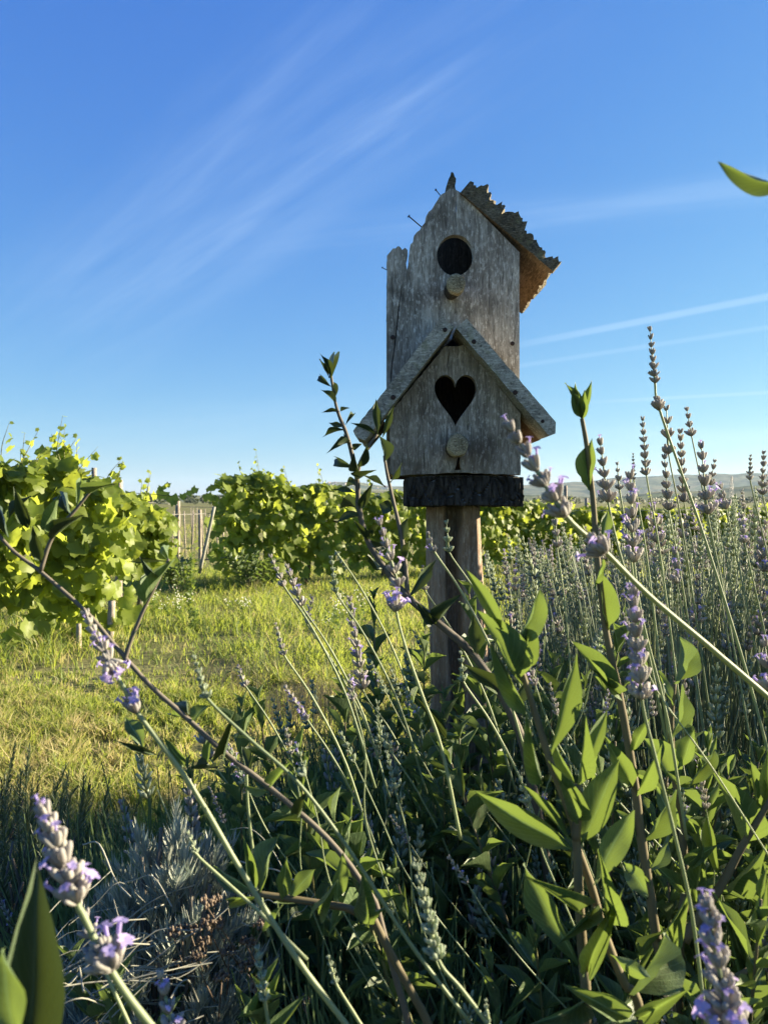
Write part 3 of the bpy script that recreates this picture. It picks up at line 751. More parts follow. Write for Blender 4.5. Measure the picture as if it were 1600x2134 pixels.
# ------------------------------------------------------------------ shrubs in the near bed
YA = 0.50
sa = thing('leafy_shrub', (P(1222, 2134, YA).x, YA, 0.03), 'large leaved shrub at lower right, its tallest stem ending in a pointed bud', 'shrub')
def px_path(lst, Y, down=True, lean=0.0):
    pts = [P(x, y, Y + (q[0] if q else 0)) for x, y, *q in lst]
    if down:
        e = pts[-1]; d = (pts[-1] - pts[-2]).normalized()
        pts.append(Vector((e.x + d.x * 0.1 + lean, e.y + 0.02, max(0.06, e.z - 0.2)))); pts.append(Vector((e.x + d.x * 0.1 + lean * 1.4, e.y + 0.03, 0.0)))
    return pts
stem(sa, px_path([(1085, 1393), (1100, 1440), (1125, 1520), (1150, 1600), (1188, 1700), (1200, 1745), (1205, 1850), (1214, 2000), (1222, 2134)], YA), 0.0040, 0.0018, M['stem_brown'])
stem(sa, px_path([(1203, 1635), (1203, 1690), (1200, 1750)], YA - 0.005, False), 0.0030, 0.0026, M['stem_brown'])
stem(sa, px_path([(1200, 1760), (1232, 1850), (1260, 1950), (1300, 2050), (1340, 2134)], YA + 0.01), 0.0036, 0.0026, M['stem_brown'])
hero_leaves(sa, [(1083, 1425, 1010, 1272, 62), (1078, 1345, 1128, 1218, 46), (1088, 1400, 1108, 1290, 30), (1100, 1500, 1020, 1345, 34),
    (1050, 1310, 967, 1182, 30), (1145, 1575, 1208, 1362, 42), (1132, 1645, 1093, 1500, 28), (1190, 1775, 987, 1648, 58), (1187, 1752, 1087, 1628, 22),
    (1208, 1762, 1287, 1585, 68), (1234, 1845, 1315, 1687, 56), (1200, 1642, 1227, 1505, 26), (1206, 1632, 1267, 1475, 32), (1188, 1712, 1172, 1608, 28),
    (1198, 1637, 1142, 1535, 30), (1202, 2012, 1095, 1792, 62), (1210, 1905, 1128, 1835, 34), (1220, 2030, 1283, 1880, 42), (1263, 1935, 1263, 1800, 38),
    (1310, 2072, 1420, 1950, 62), (1300, 1795, 1355, 1872, 42), (1252, 2140, 1330, 2083, 52), (1310, 2122, 1170, 2052, 44), (1270, 1990, 1345, 2035, 30),
    (1240, 1890, 1180, 1960, 26), (1330, 2120, 1420, 2075, 34), (1220, 2090, 1130, 2134, 36)], YA)
YB_ = 0.62
stem(sa, px_path([(1212, 872), (1222, 930), (1235, 1040), (1243, 1150), (1258, 1290), (1275, 1380), (1290, 1450), (1310, 1560), (1324, 1650), (1336, 1750), (1355, 1870), (1368, 1960), (1400, 2134)], YB_), 0.0048, 0.0018, M['stem_brown'])
hero_leaves(sa, [(1212, 874, 1178, 797, 15, -.004), (1211, 874, 1196, 800, 21, -.008), (1213, 874, 1217, 812, 22, -.012), (1214, 874, 1232, 792, 17, 0.003),
    (1227, 1022, 1226, 912, 40, 0.0), (1252, 1125, 1268, 1062, 24), (1268, 1312, 1252, 1188, 36, 0), (1236, 1230, 1250, 1162, 16), (1297, 1432, 1340, 1320, 26),
    (1275, 1442, 1185, 1330, 34), (1316, 1642, 1265, 1540, 42), (1322, 1660, 1380, 1560, 28), (1290, 1452, 1245, 1400, 26), (1313, 1570, 1360, 1490, 24),
    (1336, 1755, 1420, 1650, 34), (1335, 1750, 1280, 1690, 30), (1345, 1820, 1400, 1740, 30), (1355, 1880, 1300, 1800, 34), (1368, 1965, 1440, 1880, 34)], YB_)
sb = thing('leafy_shrub', (P(1420, 2134, 0.7).x, 0.72, 0.03), 'forked brown stemmed shrub at the right edge behind the bottom lavender spike', 'shrub')
stem(sb, px_path([(1405, 1420), (1398, 1500), (1402, 1600), (1418, 1700), (1425, 1800), (1428, 1860), (1415, 1960), (1410, 2134)], 0.70), 0.0060, 0.0020, M['stem_brown'])
stem(sb, px_path([(1620, 1640), (1590, 1690), (1545, 1765), (1505, 1840), (1460, 1905), (1425, 1960)], 0.66, False), 0.0048, 0.0022, M['stem_brown'])
stem(sb, px_path([(1560, 2020), (1500, 2060), (1460, 2134)], 0.62), 0.0036, 0.0022, M['stem_brown'])
hero_leaves(sb, [(1405, 1425, 1437, 1322, 32), (1396, 1542, 1430, 1425, 30), (1413, 1640, 1345, 1530, 54), (1416, 1600, 1445, 1522, 36), (1402, 1470, 1365, 1400, 26),
    (1550, 1765, 1512, 1618, 56), (1578, 1700, 1562, 1580, 30), (1505, 1850, 1602, 1785, 38), (1500, 1832, 1465, 1690, 28), (1450, 1880, 1462, 1762, 48),
    (1560, 2025, 1520, 1925, 44), (1600, 2100, 1505, 1890, 36), (1425, 1800, 1490, 1765, 30), (1420, 1740, 1365, 1640, 34), (1605, 1680, 1600, 1570, 38),
    (1545, 1772, 1600, 1850, 34), (1480, 1890, 1540, 1930, 34), (1425, 1860, 1360, 1800, 32), (1412, 1980, 1340, 1930, 34), (1410, 2060, 1480, 2000, 34),
    (1432, 1640, 1500, 1560, 24), (1500, 2060, 1600, 2010, 44), (1470, 2110, 1560, 2134, 40)], 0.68)
sc = thing('leafy_shrub', (P(900, 1700, 0.9).x, 0.92, 0.03), 'slender dark shrub whose leafy tips rise beside the left eave of the lower roof', 'shrub')
YD = 0.86
stem(sc, px_path([(688, 770), (697, 830), (706, 865), (722, 905), (735, 955), (744, 1000), (748, 1060), (765, 1125), (805, 1190), (850, 1245), (915, 1300), (990, 1370), (1060, 1480), (1100, 1600)], YD), 0.0058, 0.0014, M['twig'])
stem(sc, px_path([(786, 905), (768, 930), (750, 965), (744, 1000)], YD, False), 0.0026, 0.0014, M['twig'])
stem(sc, px_path([(800, 950), (806, 985), (818, 1040), (838, 1130), (850, 1245)], YD, False), 0.0030, 0.0014, M['twig'])
hero_leaves(sc, [(689, 790, 672, 734, 14), (692, 785, 693, 730, 12), (686, 788, 662, 748, 12), (691, 806, 659, 778, 14), (700, 825, 690, 790, 12), (700, 841, 672, 810, 15),
    (703, 858, 672, 857, 9), (709, 858, 726, 848, 8), (716, 896, 670, 906, 11), (716, 890, 685, 881, 12), (720, 886, 739, 856, 10), (728, 922, 686, 935, 15), (730, 925, 715, 905, 10),
    (739, 974, 688, 953, 20), (735, 935, 752, 925, 14), (744, 972, 768, 928, 20), (746, 985, 735, 950, 22), (742, 1028, 693, 1022, 14), (746, 1060, 705, 1045, 16), (745, 1010, 715, 1010, 22),
    (786, 905, 784, 832, 18, 0), (796, 912, 821, 845, 14, 0), (800, 962, 797, 903, 25, 0), (803, 1015, 756, 994, 15), (813, 1005, 836, 960, 11), (781, 905, 733, 880, 11),
    (818, 1062, 790, 1050, 30), (835, 1130, 852, 1080, 22), (845, 1165, 858, 1125, 20), (842, 1200, 815, 1170, 26), (905, 1300, 870, 1260, 24), (850, 1245, 905, 1170, 24), (905, 1300, 950, 1240, 26),
    (765, 1125, 740, 1085, 16), (800, 1190, 770, 1150, 18), (990, 1370, 985, 1270, 36), (1000, 1380, 950, 1330, 26), (1040, 1440, 970, 1385, 34), (1060, 1480, 1110, 1400, 26), (765, 1120, 800, 1085, 14), (928, 1538, 868, 1452, 18), (748, 1060, 775, 1010, 20), (752, 1075, 700, 1085, 18), (765, 1125, 815, 1140, 20), (744, 1000, 770, 980, 16)], YD, DARK, wf=1.0)
sd = thing('leafy_shrub', (P(700, 1800, 0.6).x, 0.62, 0.03), 'long bare grey twig slanting across the lawn with leaves near its ends', 'shrub')
YT = 0.58
stem(sd, px_path([(-40, 1060), (20, 1140), (90, 1195), (180, 1275), (240, 1345), (310, 1425), (385, 1492), (470, 1570), (560, 1640), (680, 1745), (760, 1850), (800, 1950)], YT), 0.0027, 0.0013, M['twig'])
stem(sd, px_path([(200, 1010), (160, 1060), (110, 1120), (85, 1190)], YT, False), 0.0018, 0.0010, M['twig'])
stem(sd, px_path([(352, 1165), (330, 1210), (300, 1270), (275, 1330), (260, 1375)], YT, False), 0.0018, 0.0010, M['twig'])
hero_leaves(sd, [(20, 1120, -10, 1040, 26), (60, 1100, 30, 1020, 26), (85, 1175, 70, 1090, 26), (120, 1110, 108, 1040, 22), (160, 1060, 172, 990, 20), (185, 1030, 225, 1003, 12), (150, 1075, 130, 1020, 18),
    (110, 1125, 160, 1070, 16), (20, 1080, 60, 1030, 20), (352, 1170, 345, 1130, 12), (335, 1205, 290, 1165, 16), (350, 1170, 275, 1172, 10), (300, 1262, 352, 1165, 24), (298, 1262, 302, 1190, 14), (270, 1340, 300, 1300, 10),
    (395, 1490, 380, 1450, 24), (390, 1500, 350, 1480, 20), (300, 1560, 262, 1490, 34), (330, 1575, 235, 1540, 14), (400, 1500, 430, 1470, 30), (455, 1600, 395, 1610, 28), (385, 1600, 345, 1540, 24),
    (470, 1570, 480, 1500, 20), (520, 1610, 505, 1550, 20), (560, 1640, 600, 1590, 22), (560, 1650, 510, 1640, 22), (620, 1700, 650, 1640, 24), (430, 1590, 440, 1530, 20)], YT, DARK + HERO[:2])
# low left sprig with broad pointed leaves
se = thing('leafy_shrub', (P(540, 1860, 0.6).x, 0.62, 0.03), 'low branch of broad pointed leaves above the silver plant', 'shrub')
YE = 0.56
stem(se, px_path([(535, 1862), (600, 1872), (680, 1885), (740, 1900), (800, 1960)], YE), 0.0034, 0.0022, M['stem_brown'])
hero_leaves(se, [(535, 1862, 438, 1805, 30), (530, 1860, 510, 1750, 22), (540, 1862, 572, 1730, 60), (545, 1862, 520, 1780, 22), (548, 1865, 470, 1878, 20), (590, 1880, 600, 1780, 32), (600, 1875, 660, 1810, 36),
    (650, 1885, 700, 1860, 26), (700, 1885, 712, 1770, 34), (590, 1885, 560, 1940, 20), (735, 1900, 770, 1840, 26), (735, 1900, 800, 1900, 30), (570, 1880, 630, 1850, 24)], YE)
sf = thing('leafy_shrub', (P(30, 2134, 0.3).x, 0.3, 0.03), 'close pair of broad leaves in the bottom left corner', 'shrub')
place(DARK[0], sf, P(60, 2260, 0.28), P(76, 1808, 0.285), 0.0215, Vector((0.42, -1, 0.1)))
place(HERO[2], sf, P(30, 2200, 0.25), P(22, 1962, 0.25), 0.0190, Vector((-0.2, -1, 0.3)))
place(HERO[1], sf, P(60, 2260, 0.26), P(-60, 2060, 0.25), 0.0125, Vector((-0.2, -1, 0.3)))
stem(sf, [P(60, 2240, 0.28), P(70, 2500, 0.28), Vector((-0.1, 0.3, 0.0))], 0.003, 0.002, M['stem_brown'])
sg = thing('leafy_shrub', (0.45, 0.42, 0.03), 'single leaf tip reaching in from the right edge against the sky', 'shrub')
place(HERO[0], sg, P(1640, 398, 0.36), P(1494, 344, 0.36), 0.0085, Vector((0.1, -0.5, -1)))
place(HERO[2], sg, P(1640, 398, 0.36), P(1720, 300, 0.36), 0.0085, Vector((0.1, -0.5, 1)))
stem(sg, [P(1640, 398, 0.36), P(1680, 700, 0.37), P(1720, 1300, 0.40), Vector((0.46, 0.42, 0.0))], 0.004, 0.002, M['stem_brown'])

def fill_shrub(x, y, h, nst, label, seed, leafL=0.051, spreadr=0.16, lean=(0, 0)):
    r = random.Random(seed); t = thing('leafy_shrub', (x, y, 0.03), label, 'shrub', 'leafy shrubs in the near bed'); cnt = 0
    for s in range(nst):
        a = r.uniform(0, 2 * math.pi); sp = r.uniform(0.3, 1) * spreadr
        hh = h * r.uniform(0.72, 1.05)
        top = Vector((x + math.cos(a) * sp + lean[0], y + math.sin(a) * sp + lean[1], hh))
        b = Vector((x + math.cos(a) * 0.03, y + math.sin(a) * 0.03, 0.0))
        m1 = b.lerp(top, 0.5) + Vector((r.uniform(-.03, .03), r.uniform(-.03, .03), 0.05))
        path = smoothpath([top, m1, b], 8)
        stem(t, [top, m1, b], 0.0030, 0.0011, M['stem_green'] if r.random() < 0.5 else M['stem_brown'], n=5, sub=6)
        Ltot = (top - b).length; npair = int(Ltot * 0.76 / 0.023)
        for k in range(npair):
            f = k / max(1, npair) * 0.78
            idx = f * (len(path) - 1); i0 = int(idx); p = path[i0].lerp(path[min(i0 + 1, len(path) - 1)], idx - i0)
            ax = (path[max(0, i0 - 1)] - path[min(i0 + 1, len(path) - 1)]).normalized()
            tw = k * math.pi / 2 + r.uniform(-.4, .4)
            side = ax.orthogonal().normalized(); side = Matrix.Rotation(tw, 3, ax) @ side
            for sg_ in (1, -1):
                if cnt >= 290 or r.random() < 0.12: continue
                op = r.uniform(0.55, 1.15) if k > 2 else 0.35
                d = (ax * math.cos(op) + side * sg_ * math.sin(op)).normalized()
                Lf = leafL * r.uniform(0.7, 1.15) * (0.55 if k < 2 else 1)
                n = (ax * math.sin(op) - side * sg_ * math.cos(op)) + Vector((r.uniform(-.3, .3), r.uniform(-.3, .3), r.uniform(0, .4)))
                place(r.choice(SMALL), t, p, p + d * Lf, Lf * r.uniform(0.19, 0.30), n); cnt += 1
    return t
FS = [(0.0, 1.05, 0.78, 4, 'sparse taller shrub stems crossing the left side of the post'),
      (0.17, 1.02, 0.80, 4, 'sparse taller shrub stems crossing the right side of the post'),
      (-0.10, 0.92, 0.68, 9, 'low dark leafy shrub at the left foot of the birdhouse post, nearest the silver plant'),
      (0.05, 1.00, 0.72, 9, 'leafy shrub directly in front of the birdhouse post foot'),
      (0.23, 0.86, 0.68, 11, 'leafy shrub just right of the birdhouse post foot'),
      (0.42, 0.98, 0.66, 9, 'leafy shrub under the grey green lavender stalks at right'),
      (0.10, 0.72, 0.67, 10, 'low shadowed shrub at the bottom centre below the post'),
      (0.33, 0.72, 0.66, 10, 'shadowed shrub behind the large front leaves at lower right'),
      (-0.06, 1.22, 0.63, 9, 'leafy shrub left of the post at the lawn edge'),
      (-0.26, 1.28, 0.50, 8, 'small leafy shrub at the lawn edge below the grapevines'),
      (0.54, 0.82, 0.68, 9, 'leafy shrub at the right edge of the bed'),
      (0.20, 1.12, 0.70, 8, 'leafy shrub close behind the post on its right'),
      (-0.16, 0.68, 0.57, 7, 'low shaded shrub below the pointed leafed branch'),
      (0.12, 0.92, 0.70, 11, 'leafy shrub filling the centre below the post'),
      (0.36, 0.84, 0.68, 11, 'leafy shrub filling the bed behind the large leaved stems'),
      (0.46, 0.66, 0.62, 9, 'shadowed leafy shrub in the lower right corner'),
      (0.20, 0.60, 0.60, 8, 'lowest shaded shrub at the bottom right of centre')]
for i, (x, y, h, n_, lb) in enumerate(FS):
    fill_shrub(x, y, h, n_, lb, 100 + i)

# ------------------------------------------------------------------ lavender
def spike_mesh(length, rad, nwh, ncal, flowers=0.0, seed=0, low=False, green=False, gap=1.15):
    """flower spike from the origin up +Z: whorls of calyces, open corollas here and there"""
    r = random.Random(seed); mb = MB()
    ns = 4 if low else 6
    mb.tube([(0, 0, 0), (0, 0, length * 0.95)], [rad * 0.13, rad * 0.07], 4, 2)
    for w in range(nwh):
        t = w / max(1, nwh - 1) if nwh > 1 else 0
        z = length * (1 - (1 - t) ** gap) * 0.93 if nwh > 1 else length * 0.4
        sc_l = (1.0 - 0.42 * t) * r.uniform(0.9, 1.08)
        n = max(3, int(ncal * (1 - 0.35 * t)))
        ph = r.uniform(0, 6)
        for k in range(n):
            a = ph + 2 * math.pi * k / n + r.uniform(-.2, .2)
            tilt = r.uniform(0.30, 0.95) * (1 - 0.5 * t)
            d = Vector((math.cos(a) * math.sin(tilt), math.sin(a) * math.sin(tilt), math.cos(tilt)))
            cl_ = rad * 1.35 * sc_l * r.uniform(0.8, 1.2); cr_ = cl_ * (0.165 if not low else 0.19)
            o = Vector((math.cos(a), math.sin(a), 0)) * rad * 0.12 + Vector((0, 0, z + r.uniform(-.08, .08) * rad))
            pr = [(0, .45), (.35, 1.0), (.78, .95), (1.0, .55)] if not low else [(0, .5), (.5, 1.05), (1.0, .5)]
            mb.tube([o + d * cl_ * q for q, _ in pr], [cr_ * e for _, e in pr], ns, 0)
            if r.random() < flowers:
                tipp = o + d * cl_ * 1.0; s_ = d.orthogonal().normalized(); u_ = d.cross(s_)
                mb.tube([tipp, tipp + d * cl_ * 0.35], [cr_ * 0.45, cr_ * 0.5], 5, 1, False)
                c2 = tipp + d * cl_ * 0.33
                for q in range(5):
                    b_ = 2 * math.pi * q / 5 + r.uniform(-.2, .2); e = s_ * math.cos(b_) + u_ * math.sin(b_); f_ = d.cross(e)
                    lp = cl_ * r.uniform(0.22, 0.36); wp = lp * 0.42
                    mb.add([c2, c2 + e * lp * .55 + f_ * wp + d * lp * .35, c2 + e * lp * 1.05 + f_ * wp * .4 + d * lp * .25, c2 + e * lp * 1.05 - f_ * wp * .4 + d * lp * .2, c2 + e * lp * .55 - f_ * wp + d * lp * .35], [(0, 1, 2, 3, 4)], 1)
    return mb.mesh('flower_spike', [M['calyxg'] if green else M['calyx'], M['petal'], M['lavstem']])
def hero_lav(parent, spike, w, path, Y, flowers=0.0, whorls=(), seed=0, green=False, nwh=None, Yend=None, ncal=12, r_st=0.0009, dzt=0.0, gap=1.1):
    """spike = (base px, tip px); path = pixel points of the stalk from the spike base downwards"""
    b = P(*spike[0], Y); t = P(*spike[1], Y + dzt); d = t - b; Ls = d.length
    rad = w / F * Y / 2
    k = len(path)
    pts = [b + d * 0.6] + [b] + [P(x, y, Y + ((Yend or Y) - Y) * (i + 1) / k) for i, (x, y) in enumerate(path)]
    st = stem(parent, pts, r_st * 1.5, r_st, M['lavstem'], 'flower_stalk', 6, 6)
    nwh = nwh or max(3, int(Ls / (rad * 1.15)))
    sp = spike_mesh(Ls, rad * 0.92, nwh, ncal, flowers, seed, False, green, gap)
    q = d.to_track_quat('Z', 'Y').to_matrix().to_4x4()
    link('flower_spike', sp, st, rel(parent) @ Matrix.Translation(b) @ q)
    for (wx, wy, ww, fl) in whorls:
        c = P(wx, wy, Y); # nearest direction = along the stalk towards the tip
        dd = (b - c).normalized(); rr = ww / F * Y / 2
        link('flower_spike', spike_mesh(rr * 1.0, rr * 0.95, 2, ncal, fl, seed + 77, False, green), st, rel(parent) @ Matrix.Translation(c - dd * rr * 0.5) @ dd.to_track_quat('Z', 'Y').to_matrix().to_4x4())
    return st
la = thing('lavender_plant', (-0.1, 0.33, 0.03), 'lavender stalks leaning in at the bottom left with one big close flower spike', 'lavender')
hero_lav(la, ((160, 1880), (92, 1688)), 84, [(175, 1910), (230, 2020), (300, 2120), (420, 2260)], 0.33, 0.10, [(226, 2000, 84, 0.15)], 1, ncal=20, nwh=6, r_st=0.0014)
hero_lav(la, ((360, 2150), (336, 2030)), 48, [(380, 2230), (420, 2330)], 0.42, 0.15, (), 2)
hero_lav(la, ((205, 1990), (165, 1880)), 50, [(240, 2070), (300, 2200)], 0.45, 0.05, (), 3)
hero_lav(la, ((238, 1398), (178, 1278)), 40, [(262, 1440), (283, 1480), (400, 1640), (500, 1810), (620, 2000), (740, 2160)], 0.46, 0.10, [(280, 1474, 48, 0.5), (230, 1385, 44, 0.8)], 4, r_st=0.0013, nwh=7)
hero_lav(la, ((432, 1455), (405, 1368)), 24, [(520, 1540), (620, 1630), (720, 1760), (850, 1960), (980, 2134)], 0.47, 0.0, [(632, 1612, 26, 0.0)], 5, green=True)
hero_lav(la, ((410, 1780), (392, 1735)), 20, [(440, 1810), (540, 1900), (640, 2000)], 0.5, 0.0, (), 6, green=True)
hero_lav(la, ((514, 1615), (510, 1560)), 17, [(518, 1690), (530, 1790), (560, 1950)], 0.6, 0.0, (), 7, green=True)
hero_lav(la, ((552, 2085), (536, 1975)), 32, [(560, 2134), (580, 2220)], 0.45, 0.0, (), 8, green=True)
hero_lav(la, ((700, 2050), (684, 1995)), 22, [(730, 2100), (780, 2180)], 0.5, 0.0, (), 9, green=True)
lb = thing('lavender_plant', (0.06, 0.42, 0.03), 'lavender spikes at the bottom edge, pale one in the centre, purple one at right', 'lavender')
hero_lav(lb, ((912, 1998), (868, 1800)), 46, [(960, 2060), (1020, 2140), (1100, 2260)], 0.42, 0.0, (), 10, green=True, nwh=8, gap=1.0)
hero_lav(lb, ((1520, 2150), (1472, 1878)), 84, [(1535, 2230), (1560, 2330)], 0.33, 0.24, (), 11, ncal=18, nwh=7)
hero_lav(lb, ((1016, 2134), (1012, 2085)), 18, [(1000, 2160), (990, 2220)], 0.42, 0.0, (), 12, green=True)
lc = thing('lavender_plant', (0.5, 0.6, 0.03), 'lavender whose long stalk slants to the spike overlapping the birdhouse', 'lavender')
hero_lav(lc, ((1178, 1075), (1058, 885)), 62, [(1258, 1148), (1350, 1240), (1480, 1350), (1620, 1470)], 0.44, 0.16, [(1250, 1142, 60, 0.1)], 13, ncal=16, nwh=7, Yend=0.5, r_st=0.0013)
hero_lav(lc, ((1336, 1455), (1318, 1225)), 56, [(1360, 1560), (1400, 1720), (1440, 1900), (1470, 2134)], 0.50, 0.30, (), 14, nwh=8, ncal=14)
hero_lav(lc, ((1266, 1045), (1250, 918)), 36, [(1290, 1150), (1340, 1320), (1400, 1600)], 0.70, 0.10, (), 15)
hero_lav(lc, ((1320, 1170), (1312, 985)), 46, [(1340, 1300), (1390, 1500), (1430, 1750)], 0.66, 0.22, (), 16, nwh=7)
hero_lav(lc, ((1605, 1440), (1592, 1340)), 46, [(1620, 1560), (1640, 1700)], 0.6, 0.3, (), 17)
ldp = thing('lavender_plant', (0.6, 0.95, 0.03), 'tall lavender against the sky right of the birdhouse, its highest spike standing alone', 'lavender')
hero_lav(ldp, ((1364, 798), (1353, 682)), 24, [(1370, 842), (1410, 960), (1470, 1130), (1560, 1420), (1620, 1650)], 0.85, 0, [(1371, 845, 34, 0)], 18, nwh=8, gap=0.95, r_st=0.0012)
for i, (bx, by, tx, ty, w, fl) in enumerate([(1346, 990, 1338, 868, 24, 0), (1392, 945, 1388, 848, 34, .05), (1440, 908, 1430, 852, 22, 0), (1424, 1045, 1416, 893, 28, 0), (1473, 1070, 1460, 925, 38, .12),
        (1392, 1062, 1384, 948, 30, 0), (1512, 1060, 1500, 1015, 30, .2), (1480, 1010, 1488, 960, 20, 0), (1320, 1000, 1318, 944, 11, 0), (1562, 1000, 1563, 948, 15, 0), (1588, 1030, 1590, 940, 22, 0),
        (1610, 1050, 1604, 970, 26, 0), (1290, 1020, 1285, 965, 20, 0), (1410, 1215, 1405, 1150, 30, .25), (1370, 1130, 1360, 1060, 32, .25), (1420, 1120, 1432, 1080, 24, 0), (1550, 1130, 1545, 1075, 22, .1),
        (1160, 1140, 1156, 1070, 26, 0), (1075, 1230, 1072, 1180, 20, .1), (1590, 1190, 1585, 1110, 30, .1)]):
    hero_lav(ldp, ((bx, by), (tx, ty)), w, [(bx + 25 + (bx - 1400) * .03, by + 130), (bx + 55 + (bx - 1400) * .1, by + 320), (bx + 90 + (bx - 1400) * .2, by + 560)], 0.95 + (i % 4) * 0.12, fl, (), 20 + i)
le = thing('lavender_plant', (-0.15, 0.8, 0.03), 'purple flowered lavender stalks left of the post in front of the lawn', 'lavender')
hero_lav(le, ((830, 1222), (790, 1085)), 36, [(824, 1262), (842, 1340), (880, 1450), (920, 1560), (960, 1750)], 0.62, 0.25, [(824, 1262, 44, 0.6)], 41, nwh=6)
for i, (bx, by, tx, ty, w, fl, g) in enumerate([(592, 1222, 564, 1158, 22, 0, 0), (628, 1262, 598, 1178, 30, .1, 0), (755, 1435, 728, 1240, 32, .1, 0), (592, 1365, 574, 1298, 18, 0, 0), (512, 1430, 496, 1390, 18, .1, 0),
        (438, 1580, 410, 1515, 34, .25, 0), (640, 1500, 594, 1430, 20, .2, 0), (700, 1235, 690, 1160, 20, 0, 1), (700, 1150, 720, 1185, 12, 0, 1), (905, 1150, 892, 1112, 22, .1, 0), (885, 1230, 880, 1180, 16, .1, 0),
        (935, 1150, 930, 1088, 24, 0, 1), (965, 1420, 960, 1360, 22, 0, 1), (810, 1560, 800, 1520, 26, 0, 1), (640, 1300, 650, 1245, 18, .1, 0)]):
    hero_lav(le, ((bx, by), (tx, ty)), w, [(bx + 60, by + 90), (bx + 130, by + 230), (bx + 190, by + 420)], 0.78 + (i % 3) * 0.1, fl, (), 50 + i, green=bool(g))

lf = thing('lavender_plant', (0.25, 0.75, 0.03), 'thin green budded lavender stalks slanting up to the left through the shrubs', 'lavender')
rr_ = random.Random(808)
for i in range(30):
    tx = rr_.uniform(430, 1480); ty = rr_.uniform(1330, 1900) if tx < 900 else rr_.uniform(1250, 1850); Yq = rr_.uniform(.55, .95); w = rr_.uniform(11, 17) / Yq
    sl = rr_.uniform(.15, .75) * (1 if tx < 1150 else rr_.choice([1, .3, -.4])); ln = rr_.uniform(45, 85)
    hero_lav(lf, ((tx + sl * ln, ty + ln), (tx, ty)), w, [(tx + sl * (ln + 110) + rr_.uniform(-8, 8), ty + ln + 110), (tx + sl * 1.1 * (ln + 260) + rr_.uniform(-30, 30), ty + ln + 260), (tx + sl * 1.25 * (ln + 480), ty + ln + 480)], Yq, rr_.choice([0, 0, .1, .25]), (), 900 + i, green=rr_.random() < .7, ncal=8, r_st=.0005)

# the big lavender bushes behind and right of the post
STK = []
for i in range(6):
    r = random.Random(200 + i); mb = MB(); a = r.uniform(0, 6.28); c = r.uniform(0.01, 0.07)
    pts = [Vector((math.cos(a) * c * math.sin(t / 6 * math.pi * 0.9), math.sin(a) * c * math.sin(t / 6 * math.pi * 0.9), t / 6)) for t in range(7)]
    mb.tube(pts, [0.0020 - 0.0010 * t / 6 for t in range(7)], 4)
    # narrow leaves low on the stalk
    for k in range(6):
        z = r.uniform(0.05, 0.55); an = r.uniform(0, 6.28); d = Vector((math.cos(an) * .4, math.sin(an) * .4, 1)).normalized(); s_ = d.cross(Vector((math.sin(an), -math.cos(an), 0))).normalized()
        o = pts[int(z * 6)].lerp(pts[int(z * 6) + 1], z * 6 - int(z * 6)); l = r.uniform(.04, .08)
        t_ = Vector((-math.sin(an), math.cos(an), 0)) * 0.002
        mb.add([o - t_ * .5, o + t_ * .5, o + d * l * .5 + t_, o + d * l, o + d * l * .5 - t_], [(0, 1, 2, 3, 4)])
    STK.append(mb.mesh('flower_stalk', M['lavstem']))
SPK = [spike_mesh(0.05 * s, 0.0078, n, 6, f, 300 + i, True, g, gp) for i, (s, n, f, g, gp) in enumerate([(1, 6, 0, 0, 1.1), (1.2, 7, .02, 1, .95), (.8, 5, 0, 1, 1.2), (1.1, 6, .10, 0, 1.1), (.9, 6, 0, 1, 1.0), (1.35, 8, 0, 1, .9), (0.7, 5, .0, 1, 1.2)])]
